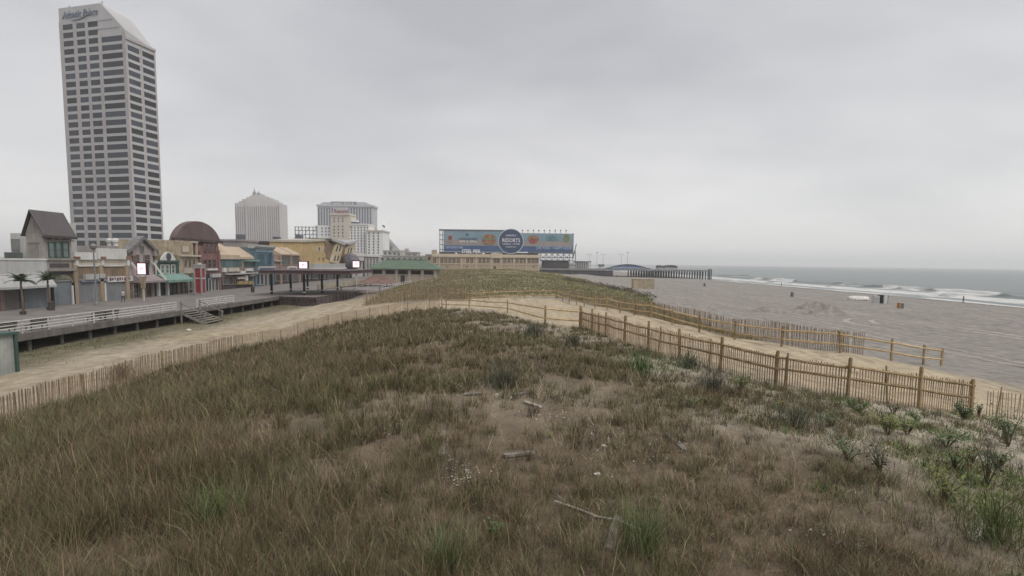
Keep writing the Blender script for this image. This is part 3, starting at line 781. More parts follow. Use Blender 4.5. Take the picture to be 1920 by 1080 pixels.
# 3 pair of shuttered shops with white sign boards
s = Shop('boardwalk_shop', 'brown fronted pair of shuttered shops under two plain white sign boards, with brick pilasters', 139, 243)
s.body(tan, 487)
for a, b, t0, t1 in ((137, 178.5, 473, 486), (181, 235, 466, 485)):
    s.slab('sign_board', a, b, t0, t1, white, -.1, .22); s.slab('sign_board_frame', a - .5, b + .5, t1, t1 + 1.5, greyw, -.1, .3)
for a, b in ((143, 187), (192, 236)):
    s.slab('clapboard_band', a, b, 486, 497, cream, 0, .15); s.slab('trim', a, b, 497, 499.5, white, 0, .24); s.slab('fascia', a, b, 500, 519, brownf, 0, .1)
s.slab('trim', 143, 236, 490.5, 491.5, tan, .1, .18)
for px in (141, 189.5, 237.5):
    s.slab('pilaster', px - 3, px + 3, 497, 640, tan, 0, .35); s.slab('pilaster_head', px - 2.2, px + 2.2, 486, 498, white, 0, .32); s.slab('pilaster_cap', px - 3.8, px + 3.8, 481, 486, mat('terracotta_cap', (.27, .15, .1), .8, .2, 1.), 0, .45)
s.shutter(147.5, 188, 526, 570); s.shutter(198, 239, 528, 564)
s.slab('lit_sign', 154, 179, 514, 524, greyw, .1, .5); s.slab('lit_sign', 182, 192, 513, 521, greyw, .1, .45)
s.slab('shutter_box', 149, 196, 524, 528, mat('blue_grey', (.22, .25, .28), .6, .1, 1.), .05, .35)
sg = s.slab('sign', 199, 246, 518, 528, white, .1, .3); [s.slab('sign_mark', 201.5 + i * 4.6, 204.6 + i * 4.6 - (i % 3) * .5, 519.8 + (i % 2) * .8, 526.4 - (i % 3) * .9, mat('sign_letters', (.16, .06, .09), .7, .3, 2.), .3, .33, sg) for i in range(9)]
s.slab('pillar', 193.5, 196.5, 530, 566, white, .05, .25)
# 4 mauve gabled house with white sloping awning edges
s = Shop('gabled_shop', 'narrow mauve stucco shop with pointed grey gable and two tall windows', 243, 291)
ya, yb = s.y(243), s.y(291); za = s.z(266, 470); zp = s.z(266, 450); yc = (ya + yb) / 2
mb = MB(); mb.prism([(XF, ya, BWZ), (XF, yb, BWZ), (XF, yb, za), (XF, yc, zp), (XF, ya, za)], (-.65, 0, 0)); build(mb, 'wall', pink, s.root)
mb = MB(); e = .5
mb.prism([(XF + .5, ya - e, za - .45), (XF + .5, yc, zp + .1), (XF + .5, yb + e, za - .45), (XF + .5, yb + e, za + .05), (XF + .5, yc, zp + .62), (XF + .5, ya - e, za + .05)], (-1.2, 0, 0)); build(mb, 'roof', mat('grey_slate', (.19, .185, .185), .7, .2, 1.2), s.root)
s.window(262.5, 268.5, 461, 471, taupe2, gl, rows=1); s.window(248.5, 260, 478, 496, taupe2, glass('red_brown_glass', (.13, .075, .075), .2, .2), rows=2); s.window(269, 280, 478, 496, taupe2, MATS['red_brown_glass'], rows=2)
s.slab('corbel', 243.5, 247.5, 469, 480, taupe2, 0, .5); s.slab('corbel', 284.5, 289, 469, 480, taupe2, 0, .5)
for px in (245, 286):
    yy = s.y(px); z1_, z2_ = s.z(px, 492), s.z(px, 526); mb = MB(); mb.beam((XF + .2, yy, z1_), (XF + 1.9, yy + .4, z2_), .22, .22); build(mb, 'awning_bar', white, s.root)
zt = s.z(266, 514); zb = s.z(266, 526)
s.prof('awning', 247, 289, [(0, zt), (1.7, zb), (1.7, zb - .3), (0, zb - .3)], mat('mauve_canvas', (.3, .25, .25), .8, .15, 1.))
s.slab('shop_front', 245, 289, 529, 640, mat('brown_front', (.16, .115, .105), .8, .25, 1.2), 0, .06)
s.window(249, 258, 534, 557, taupe2, gl, cols=2, rows=3, d=.08)
for px in (262, 269, 283): s.slab('post', px - .8, px + .8, 528, 640, taupe2, .2, .5)
# 5 small green fronted shop
s = Shop('boardwalk_shop', 'small shop with white curved gable, round window, green trim and pale green awning', 291, 336)
s.body(cream, 478)
ya, yb = s.y(300), s.y(327); z0_ = s.z(313, 488); z1_ = s.z(313, 472); pts = []
for i in range(15):
    t = math.pi * i / 14; pts.append((XF + .1, (ya + yb) / 2 - math.cos(t) * (yb - ya) / 2 * (.62 + .38 * abs(math.cos(t)) ** 3), z0_ + math.sin(t) * (z1_ - z0_)))
mb = MB(); mb.prism(pts, (.25, 0, 0)); g5 = build(mb, 'curved_gable', white, s.root)
yc = (ya + yb) / 2; zc = z0_ + (z1_ - z0_) * .42
mb = MB(); mb.prism([(XF + .36, yc + .62 * math.cos(t * math.pi / 8), zc + .62 * math.sin(t * math.pi / 8)) for t in range(16)], (.05, 0, 0)); build(mb, 'round_window', gl, g5)
mb = MB(); mb.box(XF - 6, XF + .05, s.y(291), s.y(336), s.z(313, 487), s.z(313, 478)); build(mb, 'roof_band', mat('olive_roof', (.22, .19, .13), .8, .2, 1.), s.root)
s.slab('green_cornice', 296, 333, 488, 492, dkgreen, 0, .4); s.slab('green_wall', 294, 335, 492, 514, dkgreen, 0, .08)
for px in (300, 309, 320): s.window(px, px + 6, 497, 512, white, glg, rows=2, d=.1)
zt = s.z(316, 513); zb = s.z(316, 527)
s.prof('awning', 294, 343, [(0, zt), (1.9, zb + .25), (1.9, zb - .15), (1.8, zb - .15), (0, zb)], green)
s.slab('shop_front', 292, 335, 529, 640, dark, 0, .05)
for px in (293, 310): s.slab('column', px - 1.5, px + 1.5, 528, 640, white, .3, .7)
for px in (298, 316, 324): s.window(px, px + 7, 532, 552, dkgreen, gl, rows=1, d=.06)
# 6 ornate beige arched front
s = Shop('ornate_shop', 'beige ornate front with arched openings and statue niche, joined to the red brick hall', 336, 374)
s.body(mat('beige_ornate', (.46, .385, .28), .9, .2, 1.2, streak=.25), 452)
bo = MATS['beige_ornate']
s.slab('panel', 339, 354, 459, 474, tan, 0, .12); s.slab('panel_field', 341, 352, 461.5, 472, cream, .1, .16)
s.slab('tall_niche', 359, 365, 456, 480, mat('dark_red_niche', (.12, .06, .065), .8, .2, 1.), 0, .05); s.slab('niche_side', 356.5, 358.8, 455, 480, bo, 0, .3); s.slab('niche_side', 365.2, 367.5, 455, 480, bo, 0, .3); s.slab('niche_head', 356, 368, 452.5, 455.5, cream, 0, .35)
s.slab('cornice', 336, 374, 478, 481, cream, 0, .4)
for px in (345, 352.5, 360.5): s.window(px, px + 4.5, 486, 500, bo, gl, rows=1)
s.slab('mural', 343, 372, 502, 512, mat('faded_mural', (.27, .24, .2), .8, .3, 2.5, col2=(.5, .46, .4)), 0, .25)
s.slab('dark_front', 340, 373, 515, 640, dark_wood, 0, .06)
for px in (341, 350, 361, 371): s.slab('post', px - .9, px + .9, 514, 640, taupe2, .1, .5)
for px in (343, 353, 363.5): s.window(px, px + 5.5, 522, 542, taupe2, gl, rows=1, d=.08)
# 7 brick hall with barrel roof
s = Shop('brick_hall', 'red brick hall with brown barrel vaulted roof and arched windows', 331, 413, X=-58.0)
y0, y1 = s.y(332), s.y(411); z0_ = s.z(370, 448); zk = s.z(370, 415)
mb = MB(); mb.box(-59.0, -58, y0, y1, BWZ, z0_); build(mb, 'wall', brick, s.root)
pts = []
for i in range(19):
    t = math.pi * (0.07 + 0.86 * i / 18); pts.append((-57.7, (y0 + y1) / 2 - math.cos(t) * (y1 - y0 + 1.0) / 2 / math.cos(.07 * math.pi), z0_ - .5 + (zk - z0_ + .5) * (math.sin(t) - math.sin(.07 * math.pi)) / (1 - math.sin(.07 * math.pi))))
mb = MB(); mb.prism(pts, (-1.1, 0, 0)); build(mb, 'barrel_roof', brownroof, s.root)
mb = MB(); mb.box(-58.2, -57.3, y0 - .7, y1 + .7, z0_ - .55, z0_ - .05); build(mb, 'eave_band', dark_wood, s.root)
y7, y8 = onx(374, 520, XF)[0], onx(412, 520, XF)[0]
mb = MB(); mb.box(-57.99, XF, y7, y8, BWZ, z0_ - 1.2); build(mb, 'front_wall', brick, s.root)
s.X = XF
for px in (381, 389.5, 398.5): s.window(px, px + 5.5, 458, 471, brick, gl, rows=2); s.window(px, px + 5.5, 487, 501, brick, gl, rows=2)
s.slab('white_sign', 386, 405, 503, 507, white, .05, .4); s.slab('shop_front', 377, 410, 514, 640, dark, 0, .06)
s.slab('blue_sign', 393, 410, 513, 520, greyw, .05, .5)
for px in (390, 396, 403): s.window(px, px + 4.5, 523, 543, greyw, gl, rows=1, d=.08)
for px in (376, 411): s.slab('pier', px - 1.5, px + 1.5, 470, 640, brick, 0, .3)
# 8 tan roofed row
s = Shop('boardwalk_shop', 'long shop with sloped tan metal roof, green tinted clerestory glass and small signs', 413, 477)
s.body(tan, 488)
zt, zm_, zb = s.z(432, 455), s.z(432, 478), s.z(432, 486)
s.prof('roof', 412, 448, [(-4.5, zt), (-4.0, zt), (.35, zm_), (.35, zb), (-4.5, zb)], tanroof); zt2, zm2 = s.z(462, 463), s.z(462, 482)
s.prof('roof', 448.3, 476, [(-4.5, zt2), (-3.0, zt2), (.25, zm2), (.25, s.z(462, 486)), (-4.5, s.z(462, 486))], tanroof)
for i in range(5): s.window(415 + i * 7.7, 421.5 + i * 7.7, 487, 500, teal, glg, rows=1, cols=2)
s.slab('canopy', 455, 479, 487, 490, green, 0, 1.0); s.window(458, 476, 491, 500, teal, glg, cols=4, rows=1)
s.slab('fascia', 413, 477, 501, 512, mat('mauve_fascia', (.27, .2, .185), .85, .2, 1.2), 0, .15)
for a, b, c, d_, m_ in ((415, 421, 502, 510, white), (425, 445, 502, 509, cream), (449, 457, 508, 514, white), (458, 471, 503, 508, white), (466, 475, 514, 518, cream), (442, 455, 519, 523, cream), (457, 461, 516, 526, white)):
    s.slab('sign', a, b, c, d_, m_, .1, .45)
s.slab('awning', 420, 478, 512, 514, greyw, 0, .9); s.slab('shop_front', 415, 476, 515, 640, mat('dark_maroon', (.075, .055, .06), .8, .25, 1.5), 0, .05)
for px in (417, 428, 440, 452, 464): s.window(px, px + 8, 518, 533, taupe2, gl, rows=1, d=.07)
for i in range(3): s.slab('display', 443 + i * 10, 451 + i * 10, 527, 533, mat('ochre_goods', (.36, .27, .13), .8, .3, 3.), .1, .5)
# 9 teal blue corner shop
s = Shop('teal_shop', 'teal blue shop front with pale moulded cornice and tall blue windows', 477, 513)
s.body(teal, 465)
zt = s.z(495, 460); s.prof('cornice', 475, 513.5, [(-1, zt), (.7, zt), (.7, zt - .35), (.35, zt - .8), (-1, zt - .8)], greyw)
s.slab('frieze', 478, 512, 466, 473, mat('pale_teal', (.2, .3, .35), .7, .15, 1.), 0, .15)
for i in range(4): s.window(481.5 + i * 7, 486.5 + i * 7, 477, 496, teal, glass('blue_glass', (.06, .11, .17), .15, .35), rows=2, d=.05)
for px in (479, 510.5): s.slab('pilaster', px - 1.6, px + 1.6, 473, 640, teal, 0, .35)
s.slab('sign_band', 481, 513, 499, 510, greyw, 0, .5); s.slab('sign', 483, 511, 502.5, 507, mat('dark_blue_sign', (.05, .08, .13), .6, .1, 1.), .1, .56)
for i in range(4): s.window(480.5 + i * 7.2, 486 + i * 7.2, 514, 533, greyw, gl, rows=1, d=.05)
# 10 rose shops with skylight roofs
s = Shop('boardwalk_shop', 'rose brown shop with two sloped pale skylight roofs between the teal and the ochre fronts', 513, 562)
rose = mat('rose_stucco', (.34, .245, .215), .9, .15, 1., streak=.2); s.body(rose, 478)
zt, zm_ = s.z(540, 463), s.z(540, 476)
for a, b in ((524, 543.5), (545.5, 561)):
    s.prof('skylight_roof', a, b, [(-3.4, zt), (-3.0, zt), (.45, zm_), (.45, zm_ - .35), (-3.4, zm_ - .35)], tanroof)
    s.window(a + 3, b - 1, 483, 496, rose, glg, cols=3, rows=1)
for px in (526, 545, 561): s.slab('pier', px - 1.2, px + 1.2, 478, 640, rose, 0, .4)
sg = s.slab('sign', 537, 553, 499, 508, white, .1, .5); [s.slab('sign_mark', 539 + i * 2.6, 540.7 + i * 2.6, 501.5 + (i % 2) * .5, 505.5, dark, .5, .53, sg) for i in range(5)]; s.slab('ledge', 514, 525, 488, 490, cream, 0, .5)
s.slab('shop_front', 514, 561, 512, 640, MATS['dark_maroon'], 0, .06)
for px in (516, 527, 538, 549): s.window(px, px + 8, 514, 527, taupe2, gl, rows=1, d=.08)
# 11 cracked ochre attraction building with tilted blocks and a globe
s = Shop('tilted_building', 'ochre attraction building split by a jagged crack with its right hand blocks leaning over', 562, 656)
ochre = mat('ochre_stucco', (.50, .365, .185), .9, .12, .5, streak=.2); ochre2 = mat('pale_ochre_stucco', (.52, .43, .29), .9, .12, .5, streak=.2)
def q11(px, py): return onx(px, py, XF)
def poly11(name, pts, m, d0=-9., d1=0., parent=None):
    mb = MB(); mb.prism([(XF + d1, *q11(*p)) for p in pts], (d0 - d1, 0, 0)); return build(mb, name, m, parent or s.root)
poly11('wall', [(563, 527), (568, 452), (607, 450), (609, 462), (607, 470), (612, 478), (610, 484), (617, 488), (620, 527)], ochre)
poly11('cracked_wall', [(619, 527), (620.5, 488), (614, 484), (615.5, 478), (610, 470), (613, 462), (611, 449), (619, 449), (619, 455), (625, 456), (629, 470), (625, 500), (622, 527)], mat('crack_shadow', (.22, .155, .1), .9, .2, 1.), -8, -.4)
poly11('tilted_block', [(620, 492), (630, 455), (641, 456), (644, 459), (637, 488), (634, 494)], ochre2, -7, .15)
poly11('tilted_block', [(647, 488), (653, 458), (664, 456), (663, 468), (659, 488)], ochre2, -7, .1)
poly11('tilted_cornice', [(618, 447), (642, 453), (645, 459), (643, 460), (620, 451)], greyw, -7, .6); poly11('tilted_cornice', [(650, 455), (669, 450), (672, 452), (655, 459), (650, 458)], greyw, -7, .5)
poly11('cornice', [(567, 450), (608, 448), (608, 452), (567, 454)], cream, -9, .4)
poly11('backing_wall', [(640, 527), (645, 462), (650, 462), (652, 500), (656, 527)], MATS['crack_shadow'], -8, -.6)
for dx, dy in ((0, 0), (6, 0), (-3.5, 18), (2.2, 18)):
    poly11('slanted_window', [(628.5 + dx, 471 + dy), (631 + dx, 461 + dy), (632.8 + dx, 461 + dy), (630.5 + dx, 471 + dy)], gl, 0, .22)
for dx in (0, 5): poly11('slanted_window', [(650.5 + dx, 474), (653.5 + dx, 464), (655 + dx, 464), (652.2 + dx, 474)], gl, 0, .18)
for a, b, c, d_ in ((597, 599.5, 464, 468), (597, 599, 483, 488), (604.5, 607, 483, 488)): s.window(a, b, c, d_, ochre2, dark, rows=1)
s.slab('trim_panel', 593, 607, 461, 471.5, ochre2, 0, .025); s.slab('entrance_canopy', 580, 640, 494, 502, greyw, 0, 1.4)
s.slab('canopy_edge', 578, 650, 502, 505, white, 0, 1.7); s.slab('shop_front', 565, 654, 506, 640, MATS['dark_maroon'], 0, .05)
for px in (572, 586, 600, 614, 628, 640): s.window(px, px + 9, 511, 522, greyw, gl, rows=1, d=.07)
cy_, cz_ = q11(650, 488); mb = MB(); prof = [(max(.02, 3.1 * math.sin(math.pi * i / 10)), -3.1 * math.cos(math.pi * i / 10)) for i in range(11)]
mb.lathe((XF + 2.2, cy_ - 3, cz_ - .6), prof, 18); gb = build(mb, 'globe', mat('globe_blue', (.07, .065, .11), .5, .3, .6, col2=(.2, .17, .14)), s.root, smooth=True)
mb = MB(); mb.tube([(XF + 2.2, cy_ - 3, BWZ), (XF + 2.2, cy_ - 3, cz_ - 3.4)], .5, 10); build(mb, 'globe_stand', dark_wood, s.root)
# 12 last shops before the hotels
s = Shop('boardwalk_shop', 'pale low front with white scalloped sign board and thin columns beyond the ochre building', 657, 712)
s.body(greyw, 480)
poly11('scalloped_sign', [(659, 489), (660.5, 484), (659, 478), (662, 473), (679, 473.5), (679.5, 489)], mat('pinkish_sign', (.55, .5, .49), .6, .1, .6), .2, .6)
for px in (684, 690, 696, 702, 708): s.slab('column', px - 1, px + 1, 484, 640, greyw, .2, .8)
s.slab('dark_front', 681, 711, 486, 640, MATS['dark_maroon'], 0, .06); s.slab('cornice', 657, 713, 478, 481, white, 0, .8)
for px in (686, 692, 698, 704): s.window(px - 1.2, px + 1.8, 488, 494, greyw, gl, rows=1, d=.08)

# ------------------------------------------------------------------ stage platform by the boardwalk
plat = thing('stage_platform', (-35, 95, 1.1), 'dark timber stage platform on the sand with flat open roof on thin posts', 'platform')
plank = mat('platform_boards', (.22, .19, .185), .85, .2, .8, col2=(.15, .125, .125))
c1 = onz(462, 554, BWZ); c2 = onz(592, 557.5, BWZ); c3 = onz(676, 545, BWZ)
PLAT = [c1, c2, c3, (c3[0] + 1.5, c3[1] + 16), (c1[0] + .2, c1[1] + 22)]
mb = MB(); mb.prism([(x, y, BWZ - .02) for x, y in PLAT], (0, 0, -.3)); build(mb, 'deck', plank, plat)
for (a, b) in ((c1, c2), (c2, c3)):
    mb = MB(); mb.beam((a[0], a[1] + .25, 1.55), (b[0] - .2, b[1] + .25, 1.55), .08, 1.3); build(mb, 'skirt', mat('platform_skirt', (.115, .09, .095), .85, .25, 1.), plat)
    mb = MB(); mb.beam((a[0], a[1] - .06, BWZ - .1), (b[0], b[1] - .06, BWZ - .1), .1, .24); build(mb, 'edge_beam', dark_wood, plat)
    for i in range(13):
        t = (i + .5) / 13; x = a[0] + (b[0] - a[0]) * t; y = a[1] + (b[1] - a[1]) * t
        mb = MB(); mb.box(x - .06, x + .06, y - .13, y - .01, 0.9, BWZ - .22); build(mb, 'skirt_post', dark_wood, plat)
for px, pb in ((509.5, 551), (545.5, 546.5), (570.7, 553), (577, 542.5), (604, 548.5), (633, 543.5)):
    x, y = onz(px, pb, BWZ)
    mb = MB(); mb.box(x - .16, x + .16, y - .16, y + .16, BWZ, 6.2); build(mb, 'roof_post', mat('black_steel', (.02, .019, .02), .5, .2, 1.), plat)
    mb = MB(); mb.box(x - .2, x + .2, y - .2, y + .2, BWZ + .35, BWZ + .55); build(mb, 'post_band', steel_pale, plat)
r1 = (-39.5, 87); mb = MB()
a = ony(507, 512, 92)[0]; b = ony(668, 512, 100)[0]
roofm = mat('plum_roof_beam', (.125, .09, .095), .7, .2, .6)
for (p, q) in (((a, 88), (b + 1, 92)), ((a, 104), (b + 1, 108)), ((a, 88), (a, 104)), ((b + 1, 92), (b + 1, 108)), (((a + b) / 2, 90), ((a + b) / 2, 106))):
    mb = MB(); mb.beam((p[0], p[1], 6.43), (q[0], q[1], 6.43), .25, .5); build(mb, 'roof_beam', roofm, plat)
mb = MB(); mb.prism([(a - .3, 87.6, 6.69), (b + 1.3, 91.6, 6.69), (b + 1.3, 108.4, 6.69), (a - .3, 104.4, 6.69)], (0, 0, .12)); build(mb, 'roof_sheet', roofm, plat)
# low timber barrier and benches behind the platform
for i, (xa, ya_, xb_, yb_, lab) in enumerate(((-39.3, 108, -37.8, 135, 'long weathered timber barrier wall behind the stage platform'), )):
    root = thing('timber_barrier', (xa, ya_, BWZ), lab, 'barrier')
    for k in range(4):
        mb = MB(); mb.beam((xa, ya_, BWZ + .2 + k * .28), (xb_, yb_, BWZ + .2 + k * .28), .06, .22); build(mb, 'board', mat('barrier_board', (.36, .32, .24), .85, .2, 1., rnd=.1), root)
    for k in range(8):
        t = k / 7; x = xa + (xb_ - xa) * t; y = ya_ + (yb_ - ya_) * t
        mb = MB(); mb.box(x - .16, x - .05, y - .06, y + .06, BWZ, BWZ + 1.2); build(mb, 'post', MATS['barrier_board'], root)
# second, farther deck with a rusty hipped roof hut
d2 = thing('far_platform', (-30, 140, 1.2), 'low weathered deck with rail, curving along the far dune below the green roof', 'platform')
P2 = [(-39, 118), onz(640, 548, 2.3), onz(712, 547, 2.3), onz(772, 533, 2.3), onz(745, 528, 2.3), (-39, 190)]
mb = MB(); mb.prism([(x, y, 2.35) for x, y in P2], (0, 0, -.28)); build(mb, 'deck', plank, d2)
for p, q in zip(P2[:4], P2[1:4]):
    mb = MB(); mb.beam((p[0], p[1] + .3, 1.6), (q[0], q[1] + .3, 1.6), .08, 1.0); build(mb, 'skirt', MATS['platform_skirt'], d2)
    for h in (.5, 1.0):
        mb = MB(); mb.beam((p[0], p[1], 2.35 + h), (q[0], q[1], 2.35 + h), .06, .07); build(mb, 'rail', steel_pale, d2)
    n_ = max(2, int(math.hypot(q[0] - p[0], q[1] - p[1]) / 2.5))
    for k in range(n_ + 1):
        x = p[0] + (q[0] - p[0]) * k / n_; y = p[1] + (q[1] - p[1]) * k / n_
        mb = MB(); mb.box(x - .05, x + .05, y - .05, y + .05, 1.3, 3.4); build(mb, 'rail_post', steel_pale, d2)
hx, hy = ony(705, 530, 128)[0], 128
ht = thing('beach_hut', (hx, hy + 2.5, 2.35), 'open hut with low rusty red hipped roof on the far deck', 'hut')
for dx, dy in ((-2.6, 0), (2.6, 0), (-2.6, 5), (2.6, 5)):
    mb = MB(); mb.box(hx + dx - .08, hx + dx + .08, hy + dy - .08, hy + dy + .08, 2.35, 3.2); build(mb, 'post', dark_wood, ht)
mb = MB(); mb.add([(hx - 4.2, hy - 1, 3.1), (hx + 4.2, hy - 1, 3.1), (hx + 4.2, hy + 6, 3.1), (hx - 4.2, hy + 6, 3.1), (hx - 1.6, hy + 2.5, 4.9), (hx + 1.6, hy + 2.5, 4.9)], [(0, 1, 5, 4), (1, 2, 5), (2, 3, 4, 5), (3, 0, 4), (3, 2, 1, 0)]); build(mb, 'roof', mat('rusty_roof', (.19, .12, .1), .8, .2, .8), ht)
# green roofed pavilion
gx0, gx1 = ony(696, 510, 150)[0], ony(816, 510, 150)[0]
gp = thing('green_roof_pavilion', ((gx0 + gx1) / 2, 155, 2.3), 'long cream pavilion with green hipped metal roof beside the far dune', 'building')
zt = ony(750, 487, 152)[1]; ze = ony(750, 504, 150)[1]
mb = MB(); mb.box(gx0, gx1, 150, 160, 1.8, ze); build(mb, 'wall', mat('cream_panel', (.56, .48, .41), .9, .1, .6, streak=.2), gp)
mb = MB(); o_ = 1.4
mb.add([(gx0 - o_, 150 - o_, ze), (gx1 + o_, 150 - o_, ze), (gx1 + o_, 160 + o_, ze), (gx0 - o_, 160 + o_, ze), (gx0 + 3.2, 155, zt), (gx1 - 3.2, 155, zt)], [(0, 1, 5, 4), (1, 2, 5), (2, 3, 4, 5), (3, 0, 4), (3, 2, 1, 0)]); rfo = build(mb, 'roof', mat('green_metal_roof', (.115, .165, .115), .55, .12, .4, streak=.15), gp)
mb = MB(); mb.beam((gx0 + 3, 155, zt + .05), (gx1 - 3, 155, zt + .05), .3, .2); build(mb, 'ridge', MATS['green_metal_roof'], rfo)
zb_ = ony(750, 509.5, 150)[1]; zc_ = ony(750, 514, 150)[1]
mb = MB(); mb.box(gx0 - .05, gx1 + .05, 149.75, 149.98, ze - .35, ze - .02); build(mb, 'eave_board', cream, gp)
n_ = 5
for i in range(n_):
    a = gx0 + (gx1 - gx0) * i / n_; b = gx0 + (gx1 - gx0) * (i + 1) / n_
    mb = MB(); mb.box(a + .5, b - .5, 149.9, 150.05, zc_, ze - .4); build(mb, 'dark_vent', dark, gp)
for i in range(n_ + 1):
    a = gx0 + (gx1 - gx0) * i / n_; mb = MB(); mb.box(a - .4, a + .4, 149.55, 149.95, 1.8, ze - .36); build(mb, 'pilaster', cream, gp)
mb = MB(); mb.box(gx0 + 8.3, gx0 + 9.4, 149.8, 150.02, 2.3, 4.6); build(mb, 'door', dark_wood, gp)
for i in range(6):
    mb = MB(); yy = 150.8 + i * 1.6; mb.box(gx1 - .02, gx1 + .15, yy, yy + .4, 1.8, ze - .3); build(mb, 'side_rib', cream, gp)

# ------------------------------------------------------------------ long beige hall and the billboard behind it
Y1 = 258.0
bx0, bx1 = ony(811, 500, Y1)[0], ony(1011, 500, Y1)[0]
def P(px, py, Y): return ony(px, py, Y)
hall = thing('beige_hall', ((bx0 + bx1) / 2, Y1 + 8, 1.6), 'long beige hall with a row of brown windows and central arch below the billboard', 'building')
hm = mat('beige_plaster', (.50, .405, .30), .9, .1, .25, streak=.2); hm2 = mat('beige_trim', (.56, .475, .37), .9, .08, .4)
zt = P(910, 479, Y1)[1]
mb = MB(); mb.box(bx0, bx1, Y1, Y1 + 16, 1.2, zt); build(mb, 'wall', hm, hall)
mb = MB(); mb.box(bx0 - .3, bx1 + .3, Y1 - .5, Y1 - .02, zt - .9, zt - .3); build(mb, 'cornice', hm2, hall)
mb = MB(); mb.box(bx0 - .1, bx1 + .1, Y1 - .3, Y1 - .02, zt - .28, zt + .55); build(mb, 'parapet', hm2, hall)
mb = MB(); z_ = P(910, 494.5, Y1)[1]; mb.box(bx0 - .1, bx1 + .1, Y1 - .22, Y1 - .02, z_ - .4, z_); build(mb, 'string_course', hm2, hall)
bw_m = glass('brown_window', (.085, .06, .05), .2, .35)
def hwin(pa, pb_, t0, t1, arch=False):
    xa = P(pa, 486, Y1)[0]; xb = P(pb_, 486, Y1)[0]; z0 = P(pa, t1, Y1)[1]; z1 = P(pa, t0, Y1)[1]
    mb = MB()
    if arch:
        pts = [(xa, Y1 - .12, z0), (xb, Y1 - .12, z0)] + [((xa + xb) / 2 + (xb - xa) / 2 * math.cos(t * math.pi / 8), Y1 - .12, z1 - .7 + .7 * math.sin(t * math.pi / 8)) for t in range(9)]
        mb.prism(pts, (0, .2, 0))
    else: mb.box(xa, xb, Y1 - .12, Y1 + .1, z0, z1)
    o = build(mb, 'window', bw_m, hall)
    mb = MB(); xm = (xa + xb) / 2
    mb.box(xm - .06, xm + .06, Y1 - .18, Y1 - .11, z0, z1 - .02); mb.box(xa, xb, Y1 - .17, Y1 - .115, (z0 + z1) / 2 - .05, (z0 + z1) / 2 + .05); build(mb, 'mullion', hm2, o)
    mb = MB(); mb.box(xa - .15, xb + .15, Y1 - .3, Y1 - .115, z0 - .22, z0); build(mb, 'sill', hm2, o)
for pa in (812.5, 826, 833.5, 841, 849, 857, 874.5, 882, 897.5, 905.5, 913, 944, 952, 959.5, 967.5, 975, 982.5, 990, 997, 1004): hwin(pa, pa + 4.8, 484.5, 493)
hwin(926, 936.5, 483, 493, True)
for pa in (824, 865, 893, 921.5, 939.5, 963.5, 987, 1010.5):
    x = P(pa, 486, Y1)[0]; mb = MB(); mb.box(x - .25, x + .25, Y1 - .26, Y1 - .01, 1.2, zt - .92); build(mb, 'pilaster', hm2, hall)
xa, xb = P(920, 486, Y1)[0], P(942, 486, Y1)[0]
mb = MB(); mb.prism([(xa, Y1 - .6, zt - 1.2), (xb, Y1 - .6, zt - 1.2), (xb, Y1 - .6, zt + .9), ((xa * .75 + xb * .25), Y1 - .6, zt + 1.5), (xa, Y1 - .6, zt + .9)], (0, .55, 0)); build(mb, 'central_pediment', hm2, hall)
x = P(928, 500, Y1)[0]; mb = MB(); mb.box(x - .6, x + .6, Y1 - .1, Y1 + .1, P(928, 503.5, Y1)[1], P(928, 499.5, Y1)[1]); build(mb, 'small_window', bw_m, hall)
for pa in (838, 876, 1000):
    x = P(pa, 500, Y1)[0]; mb = MB(); mb.box(x - .35, x + .35, Y1 - .1, Y1 + .1, P(pa, 501, Y1)[1], P(pa, 499, Y1)[1]); build(mb, 'vent', bw_m, hall)
# billboard
Y2 = 292.0
bb = thing('billboard', (P(950, 480, Y2)[0], Y2 + 2, 1.6), 'huge wide blue casino billboard on steel frame above the beige hall', 'billboard')
def bbox(name, pa, pb_, t0, t1, y0, y1, m, parent=None):
    xa = P(pa, 460, Y2)[0]; xb = P(pb_, 460, Y2)[0]; pc = (pa + pb_) / 2; mb = MB(); mb.box(xa, xb, Y2 + y0, Y2 + y1, P(pc, t1, Y2)[1], P(pc, t0, Y2)[1]); return build(mb, name, m, parent or bb)
frame_m = mat('billboard_steel', (.14, .15, .17), .6, .2, .5)
sky_m = mat('poster_sky_blue', (.165, .265, .34), .6, .12, .12, col2=(.26, .34, .37)); sand_m = mat('poster_sand', (.31, .27, .25), .6, .15, .15, col2=(.22, .24, .27)); navy = mat('poster_navy', (.045, .075, .15), .6, .1, .3)
seab = mat('poster_sea_blue', (.065, .12, .25), .6, .15, .2)
pan = bbox('panel', 832, 966, 433.5, 472.5, 0, .5, sky_m); pan2 = bbox('panel', 966, 1074, 437.5, 472, .003, .5, sky_m)
bbox('sand_print', 833, 966, 450, 461, -.04, -.002, sand_m, pan); bbox('sand_print', 966.5, 1073, 452, 462, -.04, -.002, sand_m, pan2)
bbox('sea_print', 833, 1073, 461.2, 472, -.05, -.003, seab, pan)
